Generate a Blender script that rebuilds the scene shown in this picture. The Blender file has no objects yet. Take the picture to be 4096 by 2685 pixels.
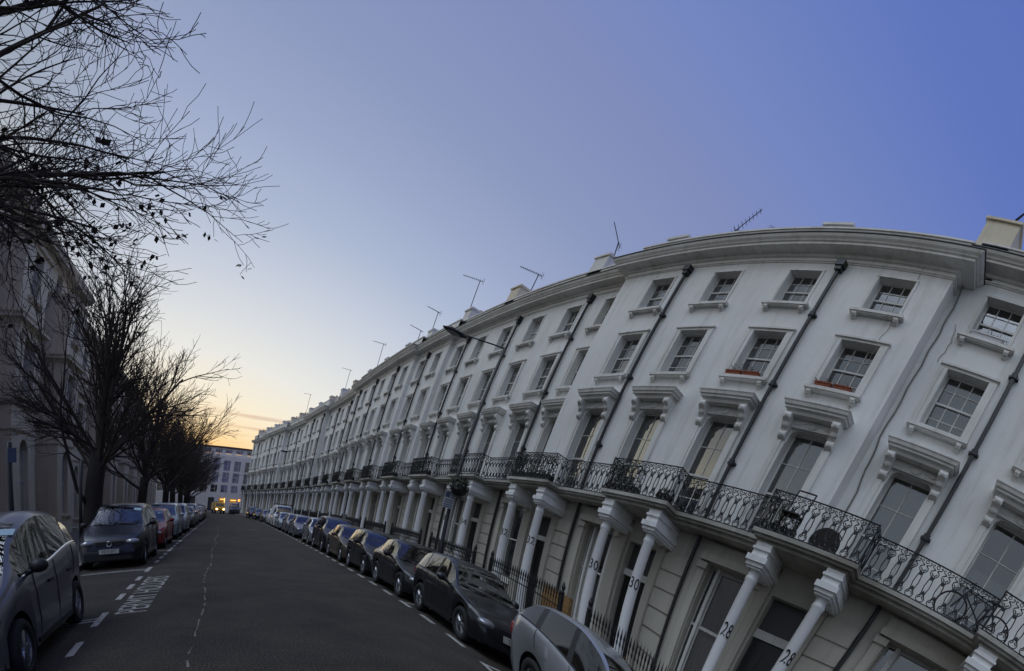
import bpy, bmesh, math, random
from mathutils import Vector, Matrix
rnd = random.Random(11)
S = bpy.context.scene
COL = S.collection
PI = math.pi

# ---------------------------------------------------------------- helpers
class MB:
    """collects faces and links them as ONE mesh object"""
    def __init__(s):
        s.v = []; s.f = []
    def add(s, vs, fs):
        o = len(s.v); s.v += [tuple(p) for p in vs]; s.f += [tuple(i + o for i in f) for f in fs]; return s
    def quad(s, a, b, c, d):
        return s.add((a, b, c, d), ((0, 1, 2, 3),))
    def box(s, x0, x1, y0, y1, z0, z1):
        return s.add([(x, y, z) for x in (x0, x1) for y in (y0, y1) for z in (z0, z1)],
                     [(0, 1, 3, 2), (4, 6, 7, 5), (0, 4, 5, 1), (2, 3, 7, 6), (0, 2, 6, 4), (1, 5, 7, 3)])
    def prism(s, poly, axis, a, b):
        """poly in the two other axes (order x,y,z without axis) pushed from a to b"""
        def P(p, h):
            return {'x': (h, p[0], p[1]), 'y': (p[0], h, p[1]), 'z': (p[0], p[1], h)}[axis]
        n = len(poly)
        vs = [P(p, a) for p in poly] + [P(p, b) for p in poly]
        fs = [tuple(range(n - 1, -1, -1)), tuple(range(n, 2 * n))]
        fs += [(i, (i + 1) % n, (i + 1) % n + n, i + n) for i in range(n)]
        return s.add(vs, fs)
    def tube(s, pts, r, n=6, cap=True, closed=False):
        pts = [Vector(p) for p in pts]; m = len(pts)
        rs = r if isinstance(r, (list, tuple)) else [r] * m
        ref = None; vs = []
        for i, p in enumerate(pts):
            if closed: d = pts[(i + 1) % m] - pts[i - 1]
            else: d = pts[min(i + 1, m - 1)] - pts[max(i - 1, 0)]
            d = d.normalized() if d.length > 1e-9 else Vector((0, 0, 1))
            if ref is None:
                ref = Vector((0, 0, 1)) if abs(d.z) < .9 else Vector((1, 0, 0))
            u = ref - d * ref.dot(d)
            if u.length < 1e-5: u = d.orthogonal()
            u.normalize(); w = d.cross(u); ref = u
            for k in range(n):
                a = 2 * PI * k / n
                vs.append(p + (u * math.cos(a) + w * math.sin(a)) * rs[i])
        fs = []
        for i in range(m if closed else m - 1):
            j = (i + 1) % m
            for k in range(n):
                fs.append((i * n + k, i * n + (k + 1) % n, j * n + (k + 1) % n, j * n + k))
        if cap and not closed:
            fs.append(tuple(range(n - 1, -1, -1))); fs.append(tuple(range((m - 1) * n, m * n)))
        return s.add(vs, fs)
    def lathe(s, prof, c=(0, 0, 0), n=16, axis='z'):
        vs = []; m = len(prof)
        for r, h in prof:
            for k in range(n):
                a = 2 * PI * k / n; x, y = r * math.cos(a), r * math.sin(a)
                p = {'z': (x, y, h), 'x': (h, x, y), 'y': (x, h, y)}[axis]
                vs.append((p[0] + c[0], p[1] + c[1], p[2] + c[2]))
        fs = [(i * n + k, i * n + (k + 1) % n, (i + 1) * n + (k + 1) % n, (i + 1) * n + k) for i in range(m - 1) for k in range(n)]
        fs.append(tuple(range(n - 1, -1, -1))); fs.append(tuple(range((m - 1) * n, m * n)))
        return s.add(vs, fs)
    def ball(s, c, r, n=10, m=6):
        r = r if isinstance(r, (list, tuple)) else (r, r, r)
        vs = [(c[0], c[1], c[2] - r[2])]
        for i in range(1, m):
            t = -PI / 2 + PI * i / m
            for k in range(n):
                a = 2 * PI * k / n
                vs.append((c[0] + r[0] * math.cos(t) * math.cos(a), c[1] + r[1] * math.cos(t) * math.sin(a), c[2] + r[2] * math.sin(t)))
        vs.append((c[0], c[1], c[2] + r[2])); e = len(vs) - 1
        fs = [(0, 1 + (k + 1) % n, 1 + k) for k in range(n)]
        for i in range(m - 2):
            for k in range(n):
                fs.append((1 + i * n + k, 1 + i * n + (k + 1) % n, 1 + (i + 1) * n + (k + 1) % n, 1 + (i + 1) * n + k))
        b = 1 + (m - 2) * n
        fs += [(b + k, b + (k + 1) % n, e) for k in range(n)]
        return s.add(vs, fs)
    def sweep(s, path, prof):
        """moulding: profile of (outward offset, z) along a plan path of (x, y); outward is the path's left side, corners mitred"""
        n = len(path); rows = []
        for i, p in enumerate(path):
            ns = []
            for a, b in ((i - 1, i), (i, i + 1)):
                if a >= 0 and b < n:
                    dx, dy = path[b][0] - path[a][0], path[b][1] - path[a][1]; L = math.hypot(dx, dy)
                    ns.append((-dy / L, dx / L))
            if len(ns) == 2:
                mx, my = ns[0][0] + ns[1][0], ns[0][1] + ns[1][1]; k = 2 / max(mx * mx + my * my, .2); m = (mx * k, my * k)
            else: m = ns[0]
            rows.append([(p[0] + m[0] * d, p[1] + m[1] * d, z) for d, z in prof])
        k = len(prof); vs = [q for r in rows for q in r]
        fs = [(i * k + j, (i + 1) * k + j, (i + 1) * k + (j + 1) % k, i * k + (j + 1) % k) for i in range(n - 1) for j in range(k)]
        fs += [tuple(range(k)), tuple(range((n - 1) * k + k - 1, (n - 1) * k - 1, -1))]
        return s.add(vs, fs)
    def mesh(s, name, mat, smooth=False):
        me = bpy.data.meshes.new(name); me.from_pydata(s.v, [], s.f)
        bm = bmesh.new(); bm.from_mesh(me); bmesh.ops.recalc_face_normals(bm, faces=bm.faces); bm.to_mesh(me); bm.free()
        if smooth: me.shade_smooth()
        if mat: me.materials.append(mat)
        return me
    def build(s, name, mat, parent=None, smooth=False, loc=None):
        o = bpy.data.objects.new(name, s.mesh(name, mat, smooth)); COL.objects.link(o)
        if parent: o.parent = parent
        if loc: o.location = loc
        return o

def empty(name, loc=(0, 0, 0), rz=0.0):
    o = bpy.data.objects.new(name, None); COL.objects.link(o)
    o.location = loc; o.rotation_euler = (0, 0, rz); o.empty_display_size = .3
    return o
def tag(o, label=None, cat=None, group=None, kind=None):
    for k, v in (('label', label), ('category', cat), ('group', group), ('kind', kind)):
        if v: o[k] = v
        elif k in o: del o[k]
    return o
KIDS = {}
def kids(o):
    return [c for c in bpy.data.objects if c.parent == o]
def copy_tree(o, index, parent=None, skip=None):
    c = o.copy(); COL.objects.link(c)
    if parent: c.parent = parent
    for ch in index.get(o.name, ()):
        if skip and skip(ch): continue
        copy_tree(ch, index, c, skip)
    return c
def child_index():
    d = {}
    for o in bpy.data.objects:
        if o.parent: d.setdefault(o.parent.name, []).append(o)
    return d
def textmesh(body, size, extrude=.0, space=1.0):
    cu = bpy.data.curves.new('lettering', 'FONT'); cu.body = body; cu.size = size; cu.extrude = extrude
    cu.align_x = 'CENTER'; cu.align_y = 'CENTER'; cu.space_character = space; cu.resolution_u = 3
    o = bpy.data.objects.new('lettering_source', cu); COL.objects.link(o)
    dg = bpy.context.evaluated_depsgraph_get(); me = bpy.data.meshes.new_from_object(o.evaluated_get(dg))
    bpy.data.objects.remove(o); bpy.data.curves.remove(cu); me.name = 'lettering'
    return me

# ---------------------------------------------------------------- materials
def mat(name, col, rough=.6, metal=0., var=.0, vscale=3., col2=None, bump=0., bscale=40., spec=.5, coat=0., stretch=None, emit=None, es=1.):
    m = bpy.data.materials.new(name); m.use_nodes = True; t = m.node_tree; b = t.nodes['Principled BSDF']
    b.inputs['Base Color'].default_value = (*col, 1); b.inputs['Roughness'].default_value = rough; b.inputs['Metallic'].default_value = metal
    b.inputs['Specular IOR Level'].default_value = spec; b.inputs['Coat Weight'].default_value = coat; b.inputs['Coat Roughness'].default_value = .04
    if emit:
        b.inputs['Emission Color'].default_value = (*emit, 1); b.inputs['Emission Strength'].default_value = es
    if var or col2 or bump:
        g = t.nodes.new('ShaderNodeNewGeometry'); src = g.outputs['Position']
        if stretch:
            mp = t.nodes.new('ShaderNodeMapping'); mp.inputs['Scale'].default_value = stretch; t.links.new(src, mp.inputs[0]); src = mp.outputs[0]
        if var or col2:
            n = t.nodes.new('ShaderNodeTexNoise'); n.inputs['Scale'].default_value = vscale; n.inputs['Detail'].default_value = 6; n.inputs['Roughness'].default_value = .65
            t.links.new(src, n.inputs['Vector'])
            r = t.nodes.new('ShaderNodeValToRGB'); c2 = col2 or tuple(max(0, c * (1 - var)) for c in col)
            r.color_ramp.elements[0].position = .35; r.color_ramp.elements[0].color = (*c2, 1)
            r.color_ramp.elements[1].position = .62; r.color_ramp.elements[1].color = (*col, 1)
            t.links.new(n.outputs['Fac'], r.inputs[0]); t.links.new(r.outputs[0], b.inputs['Base Color'])
        if bump:
            n2 = t.nodes.new('ShaderNodeTexNoise'); n2.inputs['Scale'].default_value = bscale; n2.inputs['Detail'].default_value = 4
            t.links.new(g.outputs['Position'], n2.inputs['Vector'])
            bp = t.nodes.new('ShaderNodeBump'); bp.inputs['Strength'].default_value = bump; bp.inputs['Distance'].default_value = .02
            t.links.new(n2.outputs['Fac'], bp.inputs['Height']); t.links.new(bp.outputs[0], b.inputs['Normal'])
    return m
def glassmat(name, tint, refl=.32, ripple=.12):
    m = bpy.data.materials.new(name); m.use_nodes = True; t = m.node_tree; t.nodes.clear()
    o = t.nodes.new('ShaderNodeOutputMaterial'); mx = t.nodes.new('ShaderNodeMixShader'); tr = t.nodes.new('ShaderNodeBsdfTransparent')
    gl = t.nodes.new('ShaderNodeBsdfGlossy'); gl.inputs['Roughness'].default_value = .015; gl.inputs['Color'].default_value = (.95, .95, .95, 1)
    tr.inputs['Color'].default_value = (*tint, 1)
    fr = t.nodes.new('ShaderNodeFresnel'); fr.inputs['IOR'].default_value = 1.5
    mr = t.nodes.new('ShaderNodeMapRange'); mr.inputs['From Min'].default_value = 0; mr.inputs['From Max'].default_value = 1
    mr.inputs['To Min'].default_value = refl * .45; mr.inputs['To Max'].default_value = 1.7; mr.clamp = True
    # old panes are never flat: a slow ripple bends the reflection
    g = t.nodes.new('ShaderNodeNewGeometry'); n = t.nodes.new('ShaderNodeTexNoise'); n.inputs['Scale'].default_value = 1.6
    bp = t.nodes.new('ShaderNodeBump'); bp.inputs['Strength'].default_value = ripple; bp.inputs['Distance'].default_value = .03
    t.links.new(g.outputs['Position'], n.inputs['Vector']); t.links.new(n.outputs['Fac'], bp.inputs['Height']); t.links.new(bp.outputs[0], gl.inputs['Normal'])
    t.links.new(fr.outputs[0], mr.inputs['Value']); t.links.new(mr.outputs[0], mx.inputs[0]); t.links.new(tr.outputs[0], mx.inputs[1]); t.links.new(gl.outputs[0], mx.inputs[2])
    t.links.new(mx.outputs[0], o.inputs[0])
    return m

M = {}
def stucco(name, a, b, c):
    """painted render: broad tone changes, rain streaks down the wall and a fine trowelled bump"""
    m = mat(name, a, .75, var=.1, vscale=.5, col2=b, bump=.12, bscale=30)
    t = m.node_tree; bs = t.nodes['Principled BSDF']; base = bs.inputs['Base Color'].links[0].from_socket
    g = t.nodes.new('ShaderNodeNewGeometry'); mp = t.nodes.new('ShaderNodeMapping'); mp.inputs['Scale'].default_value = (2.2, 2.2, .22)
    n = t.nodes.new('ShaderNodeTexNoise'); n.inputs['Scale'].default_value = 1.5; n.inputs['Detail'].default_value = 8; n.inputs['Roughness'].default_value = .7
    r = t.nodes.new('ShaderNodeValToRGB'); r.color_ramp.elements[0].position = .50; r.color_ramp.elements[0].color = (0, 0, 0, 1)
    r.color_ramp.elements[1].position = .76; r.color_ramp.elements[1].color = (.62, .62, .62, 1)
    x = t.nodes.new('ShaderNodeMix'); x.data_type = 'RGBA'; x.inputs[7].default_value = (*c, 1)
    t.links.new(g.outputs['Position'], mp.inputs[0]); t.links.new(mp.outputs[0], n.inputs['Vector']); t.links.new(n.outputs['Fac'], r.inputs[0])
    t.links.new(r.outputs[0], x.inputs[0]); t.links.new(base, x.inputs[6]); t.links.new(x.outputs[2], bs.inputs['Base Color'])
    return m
M['stucco'] = stucco('white_stucco', (.78, .77, .74), (.70, .69, .66), (.44, .42, .38))
M['trim'] = stucco('stucco_moulding', (.74, .73, .69), (.60, .58, .53), (.30, .28, .24))
M['groundfloor'] = stucco('shade_toned_ground_floor', (.50, .465, .395), (.42, .39, .33), (.24, .22, .18))  # cream-grey stucco, with the ground floor's shade put into its darker colour
M['column'] = stucco('painted_column', (.80, .80, .78), (.74, .74, .72), (.55, .53, .50))
M['slab'] = stucco('weathered_slab', (.50, .48, .42), (.24, .22, .18), (.12, .11, .09))
M['cream'] = stucco('cream_stucco', (.70, .62, .46), (.60, .53, .40), (.38, .34, .26))
M['creamtrim'] = stucco('cream_moulding', (.70, .62, .48), (.48, .43, .34), (.26, .24, .19))
M['iron'] = mat('black_iron', (.012, .012, .013), .55, var=.3, vscale=8)
M['lead'] = mat('dark_lead', (.05, .05, .05), .6, var=.4, vscale=5)
M['pipe'] = mat('black_painted_pipe', (.014, .014, .016), .45)
M['frame'] = mat('white_sash_paint', (.62, .61, .57), .5, var=.15, vscale=6)
M['darkframe'] = mat('dark_sash_paint', (.06, .06, .06), .5)
M['glass'] = glassmat('window_glass', (.75, .78, .78))
M['net'] = mat('net_curtain', (.42, .43, .43), .9, var=.25, vscale=9, stretch=(6, 6, .6))
M['drape'] = mat('dull_drape', (.16, .14, .13), .9, var=.35, vscale=7, stretch=(6, 6, .5))
M['ochre'] = mat('ochre_drape', (.42, .26, .05), .9, var=.2, vscale=7)
M['teal'] = mat('teal_drape', (.10, .26, .30), .9, var=.2, vscale=7)
M['blind'] = mat('pale_blind', (.30, .30, .29), .8, var=.1, vscale=5)
M['door'] = mat('black_door_paint', (.012, .011, .012), .3)
M['brass'] = mat('brass', (.5, .33, .1), .3, 1.)
M['ink'] = mat('black_sign_paint', (.01, .01, .01), .5)
M['terra'] = mat('terracotta', (.32, .09, .045), .8, var=.3, vscale=12)
M['leaf'] = mat('dark_leaves', (.035, .05, .02), .7, var=.5, vscale=14)
M['leafgrey'] = mat('grey_leaves', (.2, .2, .2), .8, var=.3, vscale=14)
M['leafyel'] = mat('yellow_green_leaves', (.22, .22, .05), .8, var=.3, vscale=14)
M['deadleaf'] = mat('dead_leaves', (.03, .02, .014), .8)
M['bark'] = mat('dark_bark', (.028, .023, .018), .9, var=.4, vscale=9, bump=.6, bscale=25)
M['rubber'] = mat('tyre_rubber', (.012, .012, .012), .8)
M['alloy'] = mat('alloy_rim', (.35, .35, .36), .35, .9)
M['darkalloy'] = mat('dull_rim', (.10, .10, .10), .45, .7)
M['carglass'] = glassmat('car_glass', (.35, .38, .38), .10, .0); M['cabin'] = mat('dark_upholstery', (.02, .02, .022), .8)
M['blackplastic'] = mat('black_plastic', (.012, .012, .013), .5)
M['lampglass'] = mat('headlamp_glass', (.26, .27, .29), .12, .5, coat=1.)
M['chrome'] = mat('chrome', (.6, .6, .6), .15, 1.)
M['plate'] = mat('number_plate', (.52, .53, .47), .5)
M['paper'] = mat('pale_paper', (.35, .5, .55), .7)
M['asphalt'] = None

# ---------------------------------------------------------------- camera
# A phone panorama: the photograph's sweep is a curved projection, reproduced by a calibrated lens polynomial.
Q = [-1.967072, -2.516412, -2.634667, 113.840961, -539.823166, 0.60873, -0.476381, 1.85291, -0.981469, 0.164839]
yaw, pit, rol = Q[0], Q[1], Q[2]
f = Vector((math.sin(yaw) * math.cos(pit), math.cos(yaw) * math.cos(pit), math.sin(pit)))
r0 = Vector((math.cos(yaw), -math.sin(yaw), 0)); u0 = r0.cross(f)
Rv = r0 * math.cos(rol) + u0 * math.sin(rol); Uv = u0 * math.cos(rol) - r0 * math.sin(rol)
cd = bpy.data.cameras.new('camera'); cam = bpy.data.objects.new('camera', cd); COL.objects.link(cam)
mw = Matrix.Identity(4)
for i in range(3):
    mw[i][0] = Rv[i]; mw[i][1] = Uv[i]; mw[i][2] = -f[i]
mw[2][3] = 1.6
cam.matrix_world = mw
cd.type = 'PANO'; cd.panorama_type = 'FISHEYE_LENS_POLYNOMIAL'; cd.sensor_width = 36; cd.sensor_fit = 'HORIZONTAL'
cd.fisheye_fov = 6.28
c_ = 1024 / 36 / 500
for i in range(5): setattr(cd, 'fisheye_polynomial_k%d' % i, -Q[5 + i] * c_ ** i)
cd.shift_x = -Q[3] / 1024; cd.shift_y = -Q[4] / 671
cd.clip_start = .05; cd.clip_end = 3000
S.camera = cam

# the street swings gently to the left beyond its middle
def bend(y, k=.0018): return k * max(0., y - 52.) ** 2
def bslope(y, k=.0018): return math.atan(2 * k * max(0., y - 52.))
# ---------------------------------------------------------------- right-hand terrace
P = 5.33          # one house, two window bays
Y0 = 2.92 - P / 4  # party line of the house whose bays are 0 and 1
ZC, ZP = 14.85, 15.9
CORN = [(0, 14.38), (.05, 14.4), (.09, 14.5), (.42, 14.53), (.42, 14.63), (.46, 14.65), (.48, 14.7), (.54, 14.76), (.57, 14.83), (.57, 14.87), (0, 14.9)]
STRING = [(0, 14.12), (.03, 14.13), (.03, 14.17), (.06, 14.18), (.06, 14.22), (0, 14.24)]
COPE = [(-.34, 15.84), (.04, 15.84), (.04, 15.92), (-.34, 15.92)]
def front(i):
    for a, b, s in ((1, 4, 0), (11, 12, .25), (13, 18, 0), (24, 27, 0), (33, 37, 0)):
        if a <= i <= b: return s
    return .5

def facade(mb, x, y0, y1, z0, z1, holes, dep):
    """a wall face toward -x with rectangular openings and their reveals"""
    ys = sorted({y0, y1, *[h[0] for h in holes], *[h[1] for h in holes]}); zs = sorted({z0, z1, *[h[2] for h in holes], *[h[3] for h in holes]})
    ys = [y for y in ys if y0 <= y <= y1]
    for a, b in zip(ys, ys[1:]):
        for c, d in zip(zs, zs[1:]):
            ym, zm = (a + b) / 2, (c + d) / 2
            if any(h[0] < ym < h[1] and h[2] < zm < h[3] for h in holes): continue
            mb.quad((x, a, c), (x, a, d), (x, b, d), (x, b, c))
    for a, b, c, d in holes:
        e = x + dep
        mb.quad((x, a, c), (e, a, c), (e, a, d), (x, a, d)); mb.quad((x, b, c), (x, b, d), (e, b, d), (e, b, c))
        mb.quad((x, a, c), (x, b, c), (e, b, c), (e, a, c)); mb.quad((x, a, d), (e, a, d), (e, b, d), (x, b, d))

def sash(parent, x, y0, y1, z0, z1, cols, rows, meet=.5, mt=None, t=.05, name='window'):
    """frame, glazing bars and meeting rail; x is the outer face of the sash"""
    mb = MB(); d = .05
    mb.box(x, x + d, y0, y0 + t, z0, z1); mb.box(x, x + d, y1 - t, y1, z0, z1)
    mb.box(x + .002, x + d, y0 + t, y1 - t, z0, z0 + t * 1.3); mb.box(x + .002, x + d, y0 + t, y1 - t, z1 - t, z1)
    zm = z0 + (z1 - z0) * meet
    mb.box(x - .012, x + d - .01, y0 + t, y1 - t, zm - .028, zm + .028)
    for k in range(1, cols):
        yy = y0 + (y1 - y0) * k / cols
        mb.box(x + .012, x + d - .014, yy - .011, yy + .011, z0 + t, zm - .028); mb.box(x + .012, x + d - .014, yy - .011, yy + .011, zm + .028, z1 - t)
    for lo, hi in ((z0, zm), (zm, z1)):
        for k in range(1, rows):
            zz = lo + (hi - lo) * k / rows
            mb.box(x + .015, x + d - .016, y0 + t, y1 - t, zz - .011, zz + .011)
    w = mb.build(name, mt or M['frame'], parent)
    g = MB(); g.quad((x + .03, y0 + .02, z0 + .02), (x + .03, y0 + .02, z1 - .02), (x + .03, y1 - .02, z1 - .02), (x + .03, y1 - .02, z0 + .02))
    g.build('pane', M['glass'], w)
    return w
def curtain(w, x, y0, y1, z0, z1, m, amp=.03, n=26, gap=None, name='curtain'):
    """hanging cloth behind the glass; gap = (from, to) leaves the middle open"""
    mb = MB()
    spans = [(y0, y1)] if not gap else [(y0, gap[0]), (gap[1], y1)]
    for a, b in spans:
        k = max(4, int(n * (b - a) / (y1 - y0))); vs = []; fs = []
        for i in range(k + 1):
            yy = a + (b - a) * i / k; xx = x + amp * math.sin(i * 1.9 + a * 5)
            vs += [(xx, yy, z0), (xx + .01, yy, z1)]
        fs = [(2 * i, 2 * i + 2, 2 * i + 3, 2 * i + 1) for i in range(k)]
        mb.add(vs, fs)
    return mb.build(name, m, w)
def sill(w, x, yc, hw, z, m):
    mb = MB(); mb.box(x - .17, x + .02, yc - hw, yc + hw, z - .1, z); mb.box(x - .14, x - .001, yc - hw + .03, yc + hw - .03, z - .135, z - .1)
    for s in (-1, 1):
        y = yc + s * (hw - .16)
        mb.prism([(x - .001, z - .135), (x - .15, z - .135), (x - .15, z - .2), (x - .11, z - .26), (x - .07, z - .25), (x - .05, z - .3), (x - .001, z - .33)], 'y', y - .06, y + .06)
    mb.build('sill', m, w)
def hood(w, x, yc, m):
    mb = MB(); h = .66
    prof = [(0, 8.12), (.04, 8.12), (.07, 8.2), (.15, 8.24), (.15, 8.3), (.19, 8.32), (.21, 8.4), (.23, 8.43), (.23, 8.46), (-.2, 8.5), (-.2, 8.12)]
    mb.sweep([(x + .001, yc - h), (x - .24, yc - h), (x - .24, yc + h), (x + .001, yc + h)], prof)
    mb.box(x - .24, x - .001, yc - h + .01, yc + h - .01, 8.13, 8.44)
    mb.box(x - .07, x - .002, yc - .66, yc + .66, 7.86, 8.12)                     # frieze
    mb.tube([(x - .08, yc + .11 * math.cos(a * PI / 8), 8.0 + .095 * math.sin(a * PI / 8)) for a in range(16)], .02, 5, closed=True)
    for s in (-1, 1):
        mb.tube([(x - .075, yc + s * (.17 + .33 * t), 8.03 - .1 * math.sin(t * 2.6) * t) for t in (0, .2, .4, .6, .8, 1)], .018, 5)
        y = yc + s * .66; d = .36
        scroll = [(x - .001, 8.12), (x - d + .02, 8.12), (x - d, 8.06), (x - d + .01, 7.96), (x - d + .09, 7.9), (x - d + .16, 7.8), (x - .13, 7.68), (x - .17, 7.6), (x - .15, 7.5), (x - .08, 7.44), (x - .001, 7.42)]
        mb.prism(scroll, 'y', y - .1, y + .1)
        mb.ball((x - d + .06, y, 8.02), (.085, .118, .085), 8, 6); mb.ball((x - .12, y, 7.56), (.07, .116, .08), 8, 6)
        mb.ball((x - .2, y, 7.84), (.06, .112, .1), 8, 6)
        mb.box(x - .06, x - .001, yc + s * .565 - .045, yc + s * .565 + .045, 4.74, 7.42)        # architrave, two planes
        mb.box(x - .09, x - .0015, yc + s * .675 - .065, yc + s * .675 + .065, 4.74, 7.42)
        r = .2; ya = yc + s * .52                                                     # rounded head of the opening
        arc = [(ya - s * (r - r * math.sin(t)), 7.84 - r + r * math.cos(t)) for t in [i * PI / 12 for i in range(7)]]
        mb.prism([(ya, 7.84)] + arc, 'x', x + .02, x + .2)
    mb.build('hood', m, w)

def railing_unit(mb, P0, D, w=.25, z=4.74, H=.9):
    """one lyre of the cast-iron balcony front, in the plane through P0 along D"""
    def T(pts, r):
        mb.tube([(P0[0] + D[0] * a, P0[1] + D[1] * a, z + b * H) for a, b in pts], r * 1.65, 3, cap=False)
    for s in (-1, 1):
        T([(s * a, b) for a, b in ((.0, .03), (.045, .035), (.085, .08), (.088, .13), (.05, .19), (.04, .24), (.062, .4), (.05, .55), (.035, .66), (.06, .7), (.092, .75), (.09, .8), (.05, .84), (.02, .86))], .0085)
        T([(s * a, b) for a, b in ((.02, .86), (.06, .88), (.1, .9), (.115, .945), (.09, .965), (.072, .94))], .008)
        T([(s * a, b) for a, b in ((.0, .9), (.035, .93), (.03, .97), (.0, .985))], .007)
        for zz, k in ((.14, 1), (.74, -1)):
            T([(s * .06, zz - k * .03), (s * .015, zz + k * .02), (s * .04, zz + k * .06), (0, zz + k * .1)], .0095)
            T([(0, zz + k * .1), (s * .03, zz + k * .13)], .011)
    T([(0, .2), (0, .3)], .011); T([(0, .69), (0, .59)], .011)

def railing(path, pieces=.25):
    mb = MB()
    for a, b in zip(path, path[1:]):
        dx, dy = b[0] - a[0], b[1] - a[1]; L = math.hypot(dx, dy); n = max(1, round(L / pieces)); D = (dx / L, dy / L); s = L / n
        for i in range(n): railing_unit(mb, (a[0] + D[0] * (i + .5) * s, a[1] + D[1] * (i + .5) * s), D)
    for z, r in ((4.76, .012), (5.655, .018)):
        mb.tube([(p[0], p[1], z) for p in path], r, 4)
    for p in path[1:-1]: mb.tube([(p[0], p[1], 4.72), (p[0], p[1], 5.68)], .016, 4)
    return mb

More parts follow.
